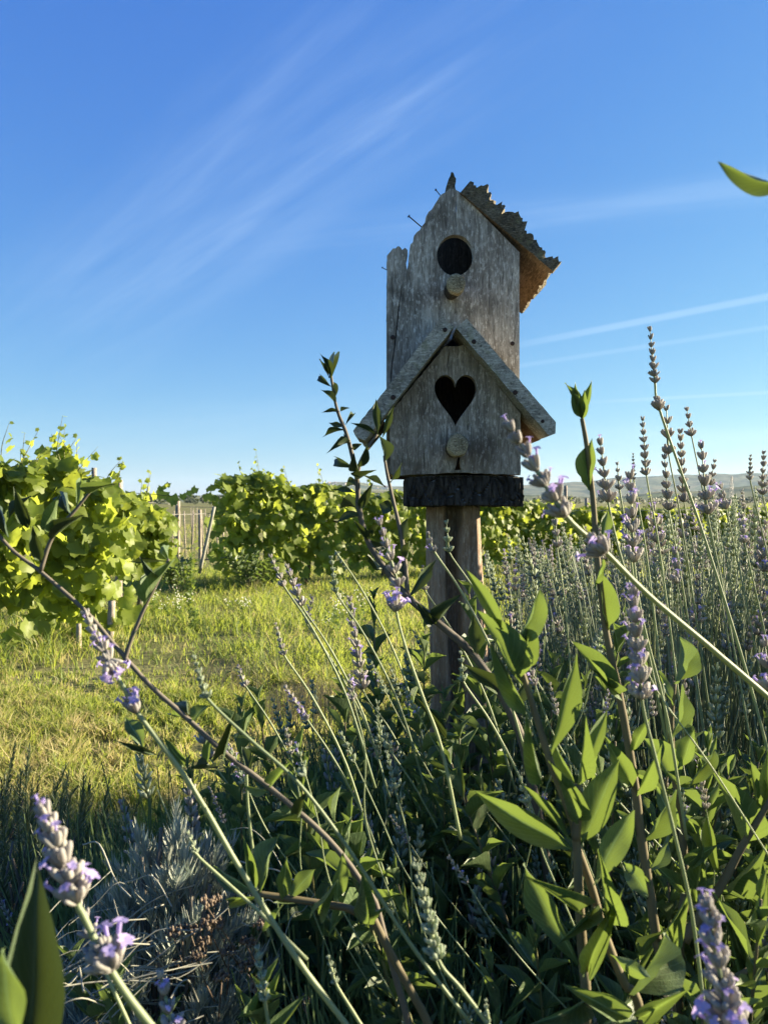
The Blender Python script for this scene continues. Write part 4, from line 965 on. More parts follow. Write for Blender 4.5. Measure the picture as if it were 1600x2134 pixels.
def lav_bush(x, y, h, n, spread, label, seed, nst=0, leaf_n=3200, cf=.55, fm='lavleaf'):
    r = random.Random(seed); t = thing('lavender_bush', (x, y, 0.03), label, 'lavender', 'lavender bushes behind and right of the post')
    for i in range(n):
        a = r.uniform(0, 6.28); q = math.sqrt(r.random()); b = Vector((x + math.cos(a) * q * spread * .35, y + math.sin(a) * q * spread * .35, 0.05))
        hh = h * (r.uniform(.80, 1.10) - .16 * q)
        tp = Vector((x + math.cos(a) * q * spread + r.uniform(-.05, .05), y + math.sin(a) * q * spread + r.uniform(-.05, .05), hh))
        d = tp - b; Ls = d.length
        Mx = Matrix.Translation(b) @ d.to_track_quat('Z', 'Y').to_matrix().to_4x4() @ Matrix.Rotation(r.uniform(0, 6), 4, 'Z') @ Matrix.Diagonal((1, 1, Ls, 1))
        st = link('flower_stalk', r.choice(STK), t, rel(t) @ Mx)
        s = r.uniform(.85, 1.55)
        # direction of the stalk end
        link('flower_spike', r.choice(SPK), st, Matrix.Translation((0, 0, 0.995)) @ Matrix.Diagonal((s, s, s / Ls, 1)))
    # grey-green foliage cushion with further stalks
    mb = MB()
    for i in range(leaf_n):
        a = r.uniform(0, 6.28); q = math.sqrt(r.random()); hz = h * cf * (1 - .45 * q * q) * r.random() ** .6
        o = Vector((x + math.cos(a) * q * spread * .95, y + math.sin(a) * q * spread * .95, hz + .03)); an = r.uniform(0, 6.28); ti = r.uniform(.15, .8)
        d = Vector((math.cos(an) * ti, math.sin(an) * ti, 1)).normalized(); l = r.uniform(.035, .075); s_ = d.orthogonal().normalized() * .0022
        mb.add([o - s_, o + s_, o + d * l], [(0, 1, 2)])
    for i in range(nst):
        a = r.uniform(0, 6.28); q = math.sqrt(r.random()); b = Vector((x + math.cos(a) * q * spread * .5, y + math.sin(a) * q * spread * .5, .05))
        tp = Vector((x + math.cos(a) * q * spread * 1.05, y + math.sin(a) * q * spread * 1.05, h * r.uniform(.65, 1.0)))
        mb.tube([tp, tp.lerp(b, .5) + Vector((r.uniform(-.03, .03), r.uniform(-.03, .03), 0)), b], [.0008, .0012, .0016], 3, 0, False)
    me = mb.mesh('foliage', M[fm], False); me.transform(rel(t)); o = link('foliage', me, t); o['kind'] = 'stuff'
    return t
LBs = [(0.62, 1.55, .87, 180, .30, 'lavender bush with the nearest dense stalks right of the post'),
       (0.95, 1.25, .93, 170, .28, 'lavender bush at the right edge with the closest tall stalks'),
       (0.42, 2.05, .78, 180, .30, 'lavender bush close behind the post on its right'),
       (1.00, 1.95, .90, 190, .34, 'middle lavender bush of the row near the right edge'),
       (0.75, 2.45, .80, 170, .34, 'lavender bush behind the middle one, in front of the vines'),
       (1.5, 2.15, .92, 170, .36, 'lavender bush in the second rank at the right edge'),
       (1.25, 2.70, .82, 120, .36, 'rearmost lavender bush, touching the vines in the view'),
       (0.33, 1.55, .66, 80, .20, 'small low lavender bush against the right side of the post'),
       (2.0, 2.55, .90, 110, .38, 'far right lavender bush at the edge of the picture'),
       (1.45, 1.55, .90, 90, .34, 'lavender bush just outside the right edge beside the tall stalks')]
for i, (x, y, h, n_, sp_, lb_) in enumerate(LBs):
    lav_bush(x, y, h, n_, sp_, lb_, 400 + i, nst=380)
CUSH = [(-0.20, 1.02, .60, 10, .20, 'low grey green lavender cushion at the lawn edge behind the silver plant'),
        (0.04, 1.08, .62, 26, .17, 'low lavender cushion hiding the front of the post foot'),
        (-0.03, 1.50, .56, 30, .22, 'low lavender cushion left of the post by the straw tuft'),
        (0.24, 1.30, .72, 34, .18, 'grey green lavender cushion touching the right side of the post'),
        (0.30, 0.92, .60, 26, .18, 'grey green lavender cushion behind the large front leaves'),
        (0.50, 1.15, .66, 30, .22, 'grey green lavender cushion below the tall stalks at right'),
        (-0.40, 1.18, .44, 5, .20, 'low lavender cushion between the two rosemary bushes'),
        (0.02, 0.80, .58, 16, .18, 'shaded lavender cushion at the lower centre of the picture'),
        (0.30, 0.74, .56, 16, .16, 'shaded lavender cushion below the large front leaves')]
for i, (x, y, h, n_, sp_, lb_) in enumerate(CUSH):
    lav_bush(x, y, h, n_, sp_, lb_, 450 + i, nst=170, leaf_n=4200, cf=.80, fm='cushleaf')

# ------------------------------------------------------------------ rosemary, curry plant, dry stalks
def sprig_mesh(name, mat, n, ln, nl, tilt, seed, stemr=0.0012, wid=0.0011):
    r = random.Random(seed); mb = MB(); bx, by = r.uniform(-.02, .02), r.uniform(-.02, .02)
    f = lambda t: Vector((bx * t * t, by * t * t, ln * t))
    mb.tube([f(t / 4) for t in range(5)], [stemr * (1.1 - .6 * t / 4) for t in range(5)], 4)
    for i in range(n):
        t = .08 + .92 * (i / n); a = i * 2.4 + r.uniform(-.3, .3); ti = tilt * r.uniform(.7, 1.2) * (1.15 - .6 * t)
        d = Vector((math.cos(a) * math.sin(ti), math.sin(a) * math.sin(ti), math.cos(ti))); o = f(t); l = nl * r.uniform(.75, 1.2) * (1 - .35 * t ** 4)
        s_ = d.cross(Vector((0, 0, 1)))
        s_ = (s_.normalized() if s_.length > .01 else Vector((1, 0, 0))) * wid
        mid = o + d * l * .55 + Vector((0, 0, l * .06))
        mb.add([o - s_ * .6, o + s_ * .6, mid + s_, o + d * l + Vector((0, 0, l * .14)), mid - s_], [(0, 1, 2, 4), (4, 2, 3)])
    return mb.mesh(name, mat, False)
ROS = [sprig_mesh('sprig', M['rosemary'], 70, 0.15, 0.017, 0.9, 500 + i) for i in range(4)]
CUR = [sprig_mesh('sprig', M['silver'], 60, 0.055, 0.024, 0.55, 520 + i, wid=0.0009) for i in range(4)]
def sprig_plant(kind, x, y, h, n, spread, meshes, label, cat, seed, group=None, lo=.3):
    r = random.Random(seed); t = thing(kind, (x, y, .03), label, cat, group)
    for i in range(n):
        a = r.uniform(0, 6.28); q = math.sqrt(r.random()); z = h * (1 - .5 * q * q) * (lo + (1 - lo) * r.random() ** .5)
        o = Vector((x + math.cos(a) * q * spread, y + math.sin(a) * q * spread, z))
        d = Vector((math.cos(a) * q * .5 + r.uniform(-.25, .25), math.sin(a) * q * .5 + r.uniform(-.25, .25), 1))
        s = r.uniform(.75, 1.2)
        link('sprig', r.choice(meshes), t, rel(t) @ Matrix.Translation(o - Vector((0, 0, .1))) @ d.to_track_quat('Z', 'Y').to_matrix().to_4x4() @ Matrix.Rotation(r.uniform(0, 6), 4, 'Z') @ Matrix.Scale(s, 4))
    mb = MB()
    for i in range(max(8, n // 8)):
        a = r.uniform(0, 6.28); q = math.sqrt(r.random()); tp = Vector((x + math.cos(a) * q * spread, y + math.sin(a) * q * spread, h * (1 - .5 * q * q) * .9))
        mb.tube(smoothpath([tp, tp.lerp(Vector((x, y, 0)), .5) + Vector((r.uniform(-.04, .04), r.uniform(-.04, .04), 0)), Vector((x, y, 0))], 3), 0.0022, 5)
    me = mb.mesh('branches', M['twig']); me.transform(rel(t)); o = link('branches', me, t); o['kind'] = 'stuff'
    return t
sprig_plant('rosemary_bush', -0.62, 1.30, .46, 290, .26, ROS, 'dark rosemary bush at the left edge of the lawn', 'rosemary', 600, 'rosemary bushes at the lawn edge')
sprig_plant('rosemary_bush', -0.30, 1.12, .42, 270, .20, ROS, 'dark rosemary bush behind the silver plant', 'rosemary', 601, 'rosemary bushes at the lawn edge')
sprig_plant('rosemary_bush', -0.95, 1.70, .34, 190, .24, ROS, 'far rosemary bush cut by the left edge of the picture', 'rosemary', 602, 'rosemary bushes at the lawn edge')
sprig_plant('rosemary_bush', -0.10, 1.55, .50, 200, .22, ROS, 'dark rosemary bush left of the post at the lawn edge', 'rosemary', 603, 'rosemary bushes at the lawn edge')
cu = sprig_plant('curry_plant', -0.215, 0.78, .69, 260, .105, CUR, 'silvery needle leaved curry plant with brown dried heads in the shade at lower left', 'curry plant', 610, lo=.72)
cu2 = sprig_plant('curry_plant', -0.30, 0.84, .60, 150, .10, CUR, 'paler silver curry plant clump by the bent dry stalks, left of the larger one', 'curry plant', 611, lo=.7)
r = random.Random(33)
for i in range(18):
    px = r.choice([r.uniform(360, 480), r.uniform(330, 480), r.uniform(500, 640)]); py = r.uniform(1880, 2060) if px < 500 else r.uniform(1900, 2130)
    c = P(px, py, r.uniform(.62, .74)); mb = MB()
    for k in range(26):
        d = Vector((r.gauss(0, 1), r.gauss(0, 1), abs(r.gauss(0, .6)))).normalized() * .0075 * r.uniform(.4, 1)
        rr = r.uniform(.0011, .002); o = c + d
        mb.tube([o - Vector((0, 0, rr)), o, o + Vector((0, 0, rr * 1.1))], [rr * .4, rr, rr * .5], 5)
    mb.tube([c - Vector((0, 0, .004)), c + Vector((r.uniform(-.02, .02), .02, -.05))], .0007, 4)
    me = mb.mesh('dried_flower_head', M['dryflower']); me.transform(rel(cu)); link('dried_flower_head', me, cu)
ds = thing('dry_plant', (-0.3, .62, .03), 'tangle of pale bent dry stalks in the bottom left shade', 'dry stalks')
for i in range(62):
    sx = r.uniform(60, 240); sy = r.uniform(1990, 2200)
    ex = sx + r.uniform(120, 300); ey = sy - r.uniform(20, 180); Y = r.uniform(.55, .72)
    if i > 38: sx = r.uniform(-20, 620); sy = r.uniform(1830, 2134); ex = sx + r.uniform(-150, 180); ey = sy + r.uniform(-130, 60)
    pts = [P(sx, sy, Y), P((sx * 2 + ex) / 3, (sy * 2 + ey) / 3 - r.uniform(0, 40), Y + .02), P((sx + 2 * ex) / 3, (sy + 2 * ey) / 3 - r.uniform(-20, 40), Y + .03), P(ex, ey + r.uniform(-10, 30), Y + .05)]
    mb = MB(); mb.tube(smoothpath(pts, 4), r.uniform(.0003, .0008), 4, cap=False)
    me = mb.mesh('dry_stalk', M['drystalk']); me.transform(rel(ds)); link('dry_stalk', me, ds)

# ------------------------------------------------------------------ vineyard
def vine_leaf(name, npt, seed, cup=0.15):
    r = random.Random(seed); out = []; fold = r.uniform(.05, .3)
    for k in range(npt):
        th = -math.pi / 2 + 2 * math.pi * (k + .5) / npt   # start at the stalk notch (pointing -Y)
        a = th + math.pi / 2                               # 0..2pi from the notch
        lob = 0.42 + 0.22 * abs(math.cos(2.5 * (a - math.pi))) ** 1.2 + .05 * (k % 2)
        notch = min(1, min(a, 2 * math.pi - a) / .5); lob *= .35 + .65 * notch
        lob *= r.uniform(.92, 1.08)
        out.append((math.cos(th) * lob, math.sin(th) * lob))
    vs = [(0, .45, 0)]
    for f in (.55, 1.0):
        for (x, y) in out:
            X, Yy = x * f, y * f; z = cup * (-(X * X + Yy * Yy)) * 1.6 + fold * abs(X) * .8 + r.uniform(-.025, .025)
            vs.append((X, Yy + .45, z))
    n = npt; fs = [(0, 1 + k, 1 + (k + 1) % n) for k in range(n)] + [(1 + k, 1 + n + k, 1 + n + (k + 1) % n, 1 + (k + 1) % n) for k in range(n)]
    me = bpy.data.meshes.new(name); me.from_pydata(vs, [], fs); me.materials.append(M['vineleaf'])
    me.polygons.foreach_set('use_smooth', [True] * len(fs)); me.update(); return me
VL = [vine_leaf('leaf', 14, 700 + i, c) for i, c in enumerate([.1, .3, -.1, .5, .2, .0])]
VF = [vine_leaf('leaf', 14, 720 + i, c) for i, c in enumerate([.1, .3, -.1, .4])]
def vine(x, y, hw, z0, z1, label, seed, rowdir, th=.30, nleaf=295, nst=320, meshes=VL, ls=.100, shoots=7, group='grapevines of the trellis rows', endtaper=0.5, topf=None):
    r = random.Random(seed); rd = Vector((rowdir[0], rowdir[1], 0)).normalized(); nr = Vector((rd.y, -rd.x, 0))
    if nr.y > 0: nr = -nr
    t = thing('grapevine', (x, y, 0), label, 'grapevine', group); c = Vector((x, y, 0))
    mb = MB(); mb.tube(smoothpath([c + Vector((0, 0, 0.0)), c + Vector((.03, .02, .3)), c + rd * .04 + Vector((0, 0, .62))], 4), [.028, .027, .024, .022, .02, .02, .02, .018, .02], 8)
    me = mb.mesh('trunk', M['twig']); me.transform(rel(t)); link('trunk', me, t)
    for s_ in (-1, 1):
        mb = MB(); mb.tube(smoothpath([c + rd * .04 + Vector((0, 0, .6)), c + rd * s_ * hw * .5 + Vector((0, 0, .72)), c + rd * s_ * hw + Vector((0, 0, .68))], 4), .011, 6)
        me = mb.mesh('cane', M['twig']); me.transform(rel(t)); link('cane', me, t)
    def sample(k):
        u = r.uniform(-1, 1); q = r.random()
        zt = z1 * (1 + .045 * noise.noise(Vector((x + u * hw * 2.2, seed, 0)))) if not topf else topf(u)
        zb = z0 + .22 * noise.noise(Vector((x * 2 + u * hw * 4, seed, 4)))
        zt -= endtaper * .3 * max(0, abs(u) - .72) * (z1 - z0) * 2; zb += endtaper * .25 * max(0, abs(u) - .6) * (z1 - z0) * 2
        zz = r.random() ** .85
        lump = 1 + .8 * noise.noise(Vector((u * hw * 5 + x * 3, zz * 4.5, seed)))
        belly = .55 + .55 * math.sin(math.pi * min(1, zz * .8 + .2))
        if q < .62: side = 1
        elif q < .78: side = 0
        else: side = -1
        if side == 0:
            p = c + rd * u * hw + nr * r.uniform(-1, 1) * th * .55 + Vector((0, 0, zt + r.uniform(-.05, .03)))
            n = Vector((r.uniform(-.5, .9), r.uniform(-.5, .5), .8)) + nr * .5
        else:
            p = c + rd * u * hw + nr * side * th * lump * belly * r.uniform(.55, 1.0) + Vector((0, 0, zb + (zt - zb) * zz))
            n = nr * side + Vector((r.uniform(-.9, 1.5), r.uniform(-.6, .6), r.uniform(-.4, 1.1)))
        n.normalize(); dn = Vector((r.uniform(-.7, .7), r.uniform(-.4, .4), -1)); dn = (dn - n * dn.dot(n)).normalized()
        return p, n, dn, ls * r.uniform(.65, 1.2)
    for k in range(nleaf - shoots * 7):
        p, n, dn, s = sample(k); place(r.choice(meshes), t, p, p + dn * s, s * r.uniform(.9, 1.1), n)
    for k in range(shoots):
        u = r.uniform(-.9, .9); b = c + rd * u * hw + Vector((0, 0, (topf(u) if topf else z1) - .1)); ln = r.uniform(.14, .40)
        e = b + Vector((r.uniform(-.15, .15), r.uniform(-.1, .1), ln)); mid = b.lerp(e, .5) + Vector((r.uniform(-.03, .03), 0, .02))
        mb = MB(); mb.tube(smoothpath([b, mid, e], 4), [.004, .0038, .0034, .003, .0028, .0024, .002, .0016, .001], 5); me = mb.mesh('shoot', M['stem_green']); me.transform(rel(t)); link('shoot', me, t)
        for j in range(7):
            f = j / 6; p = b.lerp(e, f); n = Vector((r.uniform(-1, 1), r.uniform(-1, .2), r.uniform(.1, 1))).normalized()
            d = Vector((r.uniform(-1, 1), r.uniform(-.6, .6), r.uniform(-.6, .4))); d = (d - n * d.dot(n)).normalized(); s = ls * (1 - .65 * f) * r.uniform(.7, 1)
            place(r.choice(meshes), t, p, p + d * s, s, n)
    mb = MB()
    for k in range(nst):
        p, n, dn, s = sample(k); p = p + (c + Vector((0, 0, p.z)) - p) * r.uniform(.2, .6)
        mm = r.choice(VF); X = dn.cross(n)
        mb.add([p + X * v.co.x * s + dn * v.co.y * s + n * v.co.z * s for v in mm.vertices], [tuple(pl.vertices) for pl in mm.polygons])
    me = mb.mesh('foliage', M['vineleaf'], True); me.transform(rel(t)); o = link('foliage', me, t); o['kind'] = 'stuff'
    return t
def top_z(py, Y): return H + (HOR - py) / F * Y
rd1 = (0.35, 1.0)
def tf1(u): return top_z(968, 5.3) + .03 * math.sin(u * 5)
vine(-2.62, 5.0, .42, .28, top_z(972, 5.0), 'nearest grapevine cut by the left edge of the picture', 801, (1, .15), th=.24, shoots=7)
vine(-2.12, 5.25, .40, .10, top_z(985, 5.25), 'leafy grapevine beside the left edge with a tall shoot rising from its top', 802, (1, .3), th=.26, nst=300, shoots=9,
     topf=lambda u: top_z(962 + 38 * abs(u + .3) + 30 * max(0, u), 5.25))
vine(-2.02, 6.3, .26, .42, top_z(1060, 6.3), 'lower grapevine at the gap, reaching towards the brown post', 803, (1, .5), th=.26, shoots=3, topf=lambda u: top_z(1045 + 28 * u, 6.3))
rd2 = (1, .38)
row2 = [(-1.50, 8.6, .38, 992, 'grapevine at the left end of the back row beside the leaning stake'), (-0.88, 8.8, .46, 1016, 'second grapevine of the back row, behind the dark shrub tips'),
        (-0.02, 9.0, .50, 1030, 'third grapevine of the back row, just left of the birdhouse post'), (0.86, 9.2, .50, 1042, 'grapevine of the back row behind the birdhouse post'),
        (1.75, 9.4, .54, 1046, 'grapevine of the back row just right of the birdhouse'), (2.7, 9.65, .54, 1060, 'grapevine of the back row behind the budded stem'),
        (3.65, 9.9, .54, 1060, 'grapevine of the back row behind the tall lavender'), (4.6, 10.1, .55, 1060, 'grapevine of the back row near the right edge'), (5.6, 10.3, .55, 1060, 'last grapevine of the back row at the right edge')]
for i, (x, y, hw, py, lb_) in enumerate(row2):
    y = 8.5 + .38 * (x + 1.58)
    vine(x, y, hw + .05, .22, top_z(py, y), lb_, 820 + i, rd2, th=.30, meshes=VF, ls=.105, nleaf=290, nst=230, shoots=4, endtaper=.7 if i == 0 else .1,
         topf=(lambda u: top_z(990 + 16 * max(0, -u - .2), 8.6)) if i == 0 else None)
# tall shoot of the left vine
vt = bpy.data.objects.get('grapevine.001')
mb = MB(); a = P(135, 985, 5.2); b = P(108, 905, 5.2); b2 = P(205, 930, 5.2)
mb.tube([a - Vector((0, 0, .2)), a, b], [.005, .004, .002], 5); me = mb.mesh('shoot', M['stem_green']); me.transform(rel(vt)); link('shoot', me, vt)
mb = MB(); mb.tube(smoothpath([P(160, 985, 5.2), P(180, 960, 5.2), b2], 4), [.004, .0035, .003, .003, .0025, .002, .0016, .001, .0008], 5); me = mb.mesh('shoot', M['stem_green']); me.transform(rel(vt)); link('shoot', me, vt)
r = random.Random(9)
for (x, y, s) in [(108, 908, .05), (98, 930, .10), (122, 935, .11), (95, 955, .09), (130, 955, .12), (150, 960, .11), (112, 975, .12), (165, 975, .10), (145, 985, .12), (195, 945, .05), (185, 958, .06), (85, 980, .11), (175, 990, .11), (130, 1000, .13)]:
    p = P(x, y, 5.2 + r.uniform(-.08, .08)); n = Vector((r.uniform(-.6, .6), -1, r.uniform(0, .7))).normalized(); d = Vector((r.uniform(-.8, .8), 0, -1)); d = (d - n * d.dot(n)).normalized()
    place(r.choice(VL), vt, p, p + d * s, s, n)

# dark bushes at the foot of the back row
for i, (x, y, h, lb_) in enumerate([(-1.38, 8.0, .42, 'dark round bush at the foot of the back vine row beside the gap'), (-2.05, 7.6, .36, 'small dark bush in the gap under the left vine'), (-1.75, 9.3, .5, 'dark leafy bush behind the tall weed in the gap')]):
    t_ = fill_shrub(x, y, h, 15, lb_, 150 + i, leafL=.085, spreadr=.30)
    t_['group'] = 'dark bushes at the foot of the vines'

# stakes, posts and wires
def pole(name, p0, p1, r0, label, cat, group=None, mat=None, n=9):
    base_ = p0; t = Vector(p1) - Vector(p0); mb = MB()
    pts = [t * (i / 6) for i in range(7)]
    mb.tube(pts, [r0 * (1 + .06 * noise.noise(Vector((i, p0[0] * 5, 0)))) * (1 - .1 * i / 6) for i in range(7)], n)
    o = link(name, mb.mesh(name, mat or M['stakewood']), None, Matrix.Translation(p0)); tag(o, label, cat, group); return o
def gp(px, Y): q = P(px, 1045, Y); return Vector((q.x, Y, 0))
def upto(px0, px1, py, Y): a = gp(px0, Y); b = P(px1, py, Y); return a, b
pole('trellis_post', *upto(247, 250, 1000, 7.0), .032, 'brown wooden trellis post rising above the vines left of the gap', 'post')
pole('trellis_post', *upto(196, 197, 975, 5.9), .022, 'pale trellis post top behind the tall vine shoot', 'post')
pole('trellis_post', *upto(370, 371, 1044, 8.9), .030, 'wooden trellis post standing in the gap between the vines', 'post')
pole('vine_stake', *upto(228, 234, 1252, 5.05), .026, 'short pale stake stump in the grass under the left vine', 'stake')
pole('vine_stake', P(416, 1195, 7.9), P(447, 1056, 7.9), .018, 'pale stake leaning against the end of the back vine row', 'stake', mat=M['drystalk'])
pole('vine_stake', *upto(163, 165, 1300, 4.95), .018, 'thin grey stake beside the left vine trunk', 'stake')
pole('trellis_post', *upto(1178, 1178, 1012, 12.0), .03, 'thin pale post above the vines right of the birdhouse', 'post')
pole('trellis_post', *upto(1221, 1221, 1038, 13.0), .03, 'low pale post above the vines behind the budded stem', 'post')
pole('trellis_post', *upto(417, 417, 1062, 10.2), .025, 'grey post behind the leaning stake', 'post')
def wire(a, b, label, r=.0022, sag=.03, mat=None):
    pts = [a.lerp(b, i / 10) - Vector((0, 0, sag * math.sin(math.pi * i / 10))) for i in range(11)]
    mb = MB(); mb.tube(pts, r, 5); tag(link('trellis_wire', mb.mesh('trellis_wire', mat or M['wire'])), label, 'wire', 'wires of the vine trellis')
wire(P(60, 1000, 5.3), P(372, 1052, 8.9), 'upper trellis wire crossing the gap from the left vine', .003)
wire(P(372, 1056, 8.9), P(1500, 1062, 10.2), 'upper trellis wire of the back row', .003)
wire(P(200, 1062, 6.2), P(470, 1068, 8.6), 'trellis wire just below the top one in the gap', .003)
wire(P(340, 1168, 8.2), P(480, 1160, 8.6), 'thick pale drip pipe low across the gap', .008, .02, M['drystalk'])
wire(P(330, 1142, 9.4), P(480, 1139, 9.6), 'thin pale wire above the drip pipe in the gap', .004, .01, M['drystalk'])
# shoot along the wire above the gap
vg = bpy.data.objects.get('grapevine.003')
mb = MB(); pth = [P(400, 1030, 8.5), P(360, 1034, 8.4), P(320, 1030, 8.3), P(285, 1028, 8.2)]; mb.tube(smoothpath(pth, 4), .004, 5); me = mb.mesh('shoot', M['stem_green']); me.transform(rel(vg)); link('shoot', me, vg)
for (x, y) in [(395, 1020), (380, 1028), (358, 1030), (365, 1040), (345, 1022), (325, 1026), (305, 1030), (272, 1022), (300, 1024), (338, 1012), (352, 1005), (410, 1015)]:
    p = P(x, y, 8.4); n = Vector((r.uniform(-.6, .6), -1, r.uniform(0, .7))).normalized(); d = Vector((r.uniform(-.8, .8), 0, -1)); d = (d - n * d.dot(n)).normalized(); s = r.uniform(.07, .14)
    place(r.choice(VF), vg, p, p + d * s, s, n)
# young vineyard behind the gap
mbs = MB(); mbs.tube([(0, 0, 0), (0, 0, .5), (.004, 0, 1)], [.02, .018, .016], 6); stake_me = mbs.mesh('vineyard_stake', M['stakewood'])
r = random.Random(77)
for row, Y in enumerate((12.5, 14.5, 17, 20, 24, 29)):
    for k in range(7):
        px = 262 + k * 33 + r.uniform(-7, 7) + row * 3
        if px > 500: continue
        a = gp(px, Y); h = r.uniform(.62, .80)
        o = link('vineyard_stake', stake_me, None, Matrix.Translation(a) @ Matrix.Rotation(r.uniform(-.06, .06), 4, 'Y') @ Matrix.Diagonal((.65, .65, h, 1)))
        tag(o, 'thin stake of the young vineyard seen through the gap in the vines', 'stake', 'stakes of the young vineyard')
# pylon far right
mb = MB(); b = P(1523, 1040, 900); b.z = 0; hgt = P(1523, 992, 900).z
for sx, sy in ((-1, -1), (1, -1), (1, 1), (-1, 1)): mb.tube([(sx * 2.2, sy * 2.2, 0), (sx * .5, sy * .5, hgt)], .22, 4)
for q in (.72, .84, .95): mb.tube([(-4.5 + 2 * q, 0, hgt * q), (4.5 - 2 * q, 0, hgt * q)], .2, 4)
for k in range(7):
    z0_, z1_ = hgt * k / 7, hgt * (k + 1) / 7; w0, w1 = 2.2 - 1.7 * k / 7, 2.2 - 1.7 * (k + 1) / 7
    mb.tube([(-w0, -w0, z0_), (w1, -w1, z1_)], .12, 4); mb.tube([(w0, -w0, z0_), (-w1, -w1, z1_)], .12, 4)
tag(link('power_pylon', mb.mesh('power_pylon', M['wire'], False), None, Matrix.Translation(b)), 'tiny lattice power pylon before the hills near the right edge', 'pylon')

# ------------------------------------------------------------------ weeds, straw and grass
def weed(x, y, h, n, mat, label, cat, seed, flowers=False, spread=.06, wl=.035, name='weed_plant'):
    r = random.Random(seed); t = thing(name, (x, y, 0), label, cat)
    for i in range(n):
        a = r.uniform(0, 6.28); tp = Vector((x + math.cos(a) * spread * r.random(), y + math.sin(a) * spread * r.random(), h * r.uniform(.6, 1)))
        mb = MB(); b = Vector((x + r.uniform(-.02, .02), y + r.uniform(-.02, .02), -.01)); mb.tube([b, b.lerp(tp, .5), tp], [.002, .0018, .001], 4)
        for k in range(12):
            f = r.uniform(.1, 1); o = b.lerp(tp, f); an = r.uniform(0, 6.28); d = Vector((math.cos(an), math.sin(an), r.uniform(-.2, .8))).normalized() * wl * r.uniform(.5, 1); s_ = d.orthogonal().normalized() * wl * .3
            mb.add([o, o + d * .5 + s_, o + d, o + d * .5 - s_], [(0, 1, 2, 3)])
        if flowers:
            for k in range(6):
                o = tp + Vector((r.uniform(-.03, .03), r.uniform(-.03, .03), r.uniform(-.06, .02))); mb.tube([o, o + Vector((0, 0, .006))], [.003, .005], 5, 1)
        me = mb.mesh('stem', [mat, M['flower_white']], False); me.transform(rel(t)); link('stem', me, t)
wp = gp(395, 6.6); weed(wp.x, wp.y, .62, 12, M['weed'], 'tall yellow green weed standing in the gap below the leaning stake', 'weed', 900, spread=.12, wl=.05)
wp = gp(405, 5.6); weed(wp.x, wp.y, .22, 10, M['weed'], 'small bright weed in the sunlit grass below the gap', 'weed', 901, spread=.12)
for i, (px, Y, h, lb_) in enumerate([(330, 6.2, .25, 'white flowered weed in the shade left of the tall green weed'), (372, 5.8, .26, 'white flowered weed in the grass just left of the bright weed'), (505, 6.0, .22, 'white flowered weed in the grass below the back vines'),
        (700, 5.2, .3, 'white flowered weed behind the purple lavender left of the post'), (745, 5.4, .34, 'white flowered weed close left of the birdhouse post')]):
    wp = gp(px, Y); weed(wp.x, wp.y, h, 7, M['weed'], lb_, 'weed', 910 + i, True, .14)
def tuft(px, Y, h, n, spread, mat, label, seed, name='dry_grass_tuft', cat='dry grass'):
    r = random.Random(seed); c = gp(px, Y); mb = MB()
    for i in range(n):
        a = r.uniform(0, 6.28); q = math.sqrt(r.random()); b = c + Vector((math.cos(a) * q * spread, math.sin(a) * q * spread, 0)); hh = h * r.uniform(.5, 1.05) * (1 - .4 * q)
        tp = b + Vector((r.uniform(-.3, .3) * hh, r.uniform(-.3, .3) * hh, hh)); w_ = Vector((.0010, .0003, 0)); mid = b.lerp(tp, .6) + Vector((0, 0, .02))
        mb.add([b - w_, b + w_, mid + w_, tp, mid - w_], [(0, 1, 2, 4), (4, 2, 3)])
    me = mb.mesh(name, mat, False); me.transform(Matrix.Translation(-c)); o = link(name, me, None, Matrix.Translation(c)); tag(o, label, cat); o['kind'] = 'stuff'
tuft(640, 3.4, .20, 420, .22, M['straw'], 'dry straw coloured grass tuft left of the post', 1)
tuft(540, 4.0, .17, 300, .35, M['straw'], 'sparse dry straw patch left of the larger straw tuft', 2)

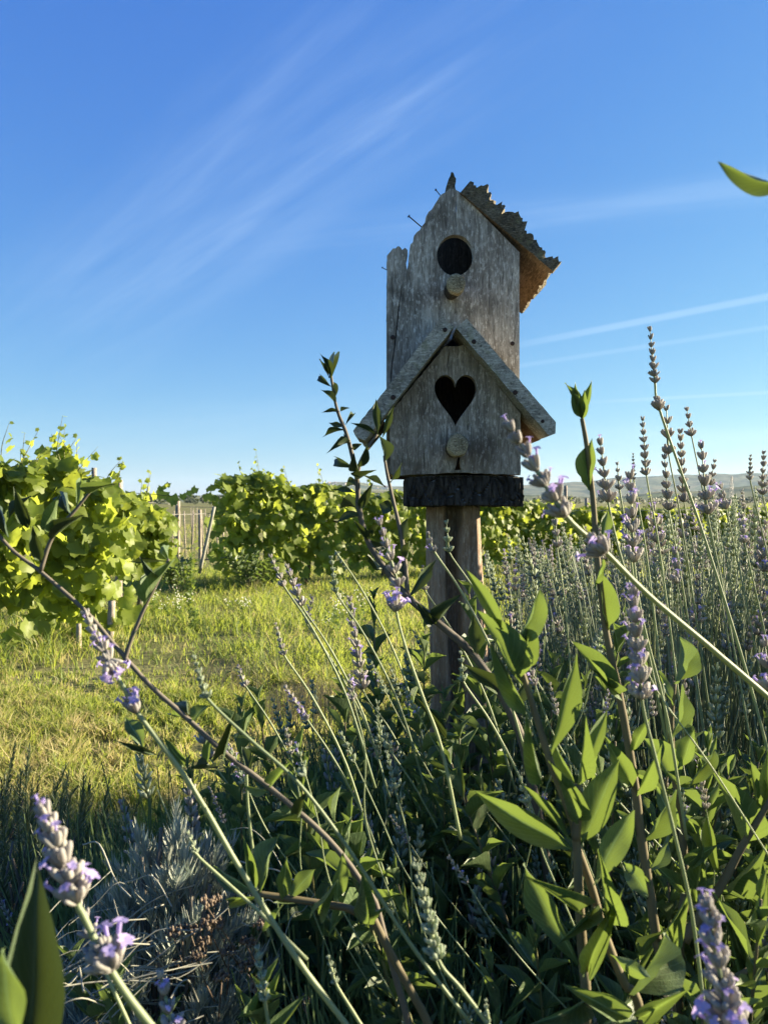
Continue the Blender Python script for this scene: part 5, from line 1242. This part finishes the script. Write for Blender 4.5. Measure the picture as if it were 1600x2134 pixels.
def grass(n, x0, x1, ya, yb_, h0, h1, w, seed, name):
    rs = np.random.RandomState(seed)
    y = ya + (yb_ - ya) * rs.rand(n); x = x0 + (x1 - x0) * rs.rand(n)
    xl = -.56 * y - .3; xr = .56 * y + .3
    keep = (x > xl) & (x < xr); x = x[keep]; y = y[keep]
    edge = 2.15 + .25 * np.sin(x * 1.9 + .5) + np.maximum(0, x) * .75 - np.maximum(0, -x) * .05
    keep = y > edge - .05; x = x[keep]; y = y[keep]; n = len(x)
    z = np.array([gz(a, b) for a, b in zip(x, y)])
    nh = np.array([noise.noise(Vector((a * 1.1, b * 1.1, 9))) + .5 * noise.noise(Vector((a * 5, b * 5, 1))) for a, b in zip(x, y)])
    cl = np.array([noise.noise(Vector((a * 16, b * 16, 4))) for a, b in zip(x, y)])
    keep = rs.rand(n) < np.clip(.50 + cl * 2.2, .05, 1) * np.clip(1.0 + 1.3 * nh, .25, 1); x, y, z, nh, cl = x[keep], y[keep], z[keep], nh[keep], cl[keep]; n = len(x)
    h = (h0 + (h1 - h0) * np.clip(.35 + nh * .9, 0, 1)) * (.45 + .6 * rs.rand(n)) * (1 + .9 * cl)
    a = rs.rand(n) * 6.283; lean = h * (.15 + 1.25 * rs.rand(n)); b = rs.rand(n) * 6.283
    wx, wy = np.cos(a) * w, np.sin(a) * w; lx, ly = np.cos(b) * lean, np.sin(b) * lean
    V = np.zeros((n, 5, 3))
    V[:, 0] = np.stack([x - wx, y - wy, z - .01], 1); V[:, 1] = np.stack([x + wx, y + wy, z - .01], 1)
    V[:, 2] = np.stack([x + lx * .35 + wx * .8, y + ly * .35 + wy * .8, z + h * .6], 1); V[:, 3] = np.stack([x + lx * .35 - wx * .8, y + ly * .35 - wy * .8, z + h * .6], 1)
    V[:, 4] = np.stack([x + lx, y + ly, z + h], 1)
    me = bpy.data.meshes.new(name); me.vertices.add(n * 5); me.vertices.foreach_set('co', V.ravel())
    off = (np.arange(n) * 5)[:, None]
    q = (off + np.array([0, 1, 2, 3])).ravel(); t = (off + np.array([3, 2, 4])).ravel()
    me.loops.add(n * 7); me.loops.foreach_set('vertex_index', np.concatenate([q, t]))
    me.polygons.add(2 * n); me.polygons.foreach_set('loop_start', np.concatenate([np.arange(n) * 4, n * 4 + np.arange(n) * 3]))
    me.polygons.foreach_set('loop_total', np.concatenate([np.full(n, 4), np.full(n, 3)])) if hasattr(me.polygons[0], 'loop_total') and False else None
    me.materials.append(M['lush_shaded'] if seed == 2 else M['grass']); me.update(calc_edges=True); me.validate()
    o = link(name, me); return tag(o, {'grass': 'short sunlit lawn grass between the bed and the vines'}.get(name, 'tall'), 'grass', kind='stuff')
g1 = grass(190000, -3.2, 1.6, 1.9, 4.2, .030, .095, .0026, 1, 'grass')
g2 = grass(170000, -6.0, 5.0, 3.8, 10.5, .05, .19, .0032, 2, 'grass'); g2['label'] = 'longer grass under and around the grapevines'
g3 = grass(40000, -16, 14, 10.5, 30, .08, .2, .006, 3, 'grass'); g3['label'] = 'meadow grass of the young vineyard behind the vines'

# ------------------------------------------------------------------ the air
mb = MB(); mb.box((0, 3800, 113), (7800, 4100, 117))
hz = MT('haze air'); v_ = hz.n('ShaderNodeVolumePrincipled', {'Color': (0.60, 0.78, 1.0, 1), 'Density': 0.000042, 'Anisotropy': 0.2})
hz.t.links.new(v_.outputs[0], hz.out.inputs['Volume'])
tag(link('haze', mb.mesh('haze', hz.m, False)), 'thin pale blue air between the vines and the hills', 'haze', kind='stuff')
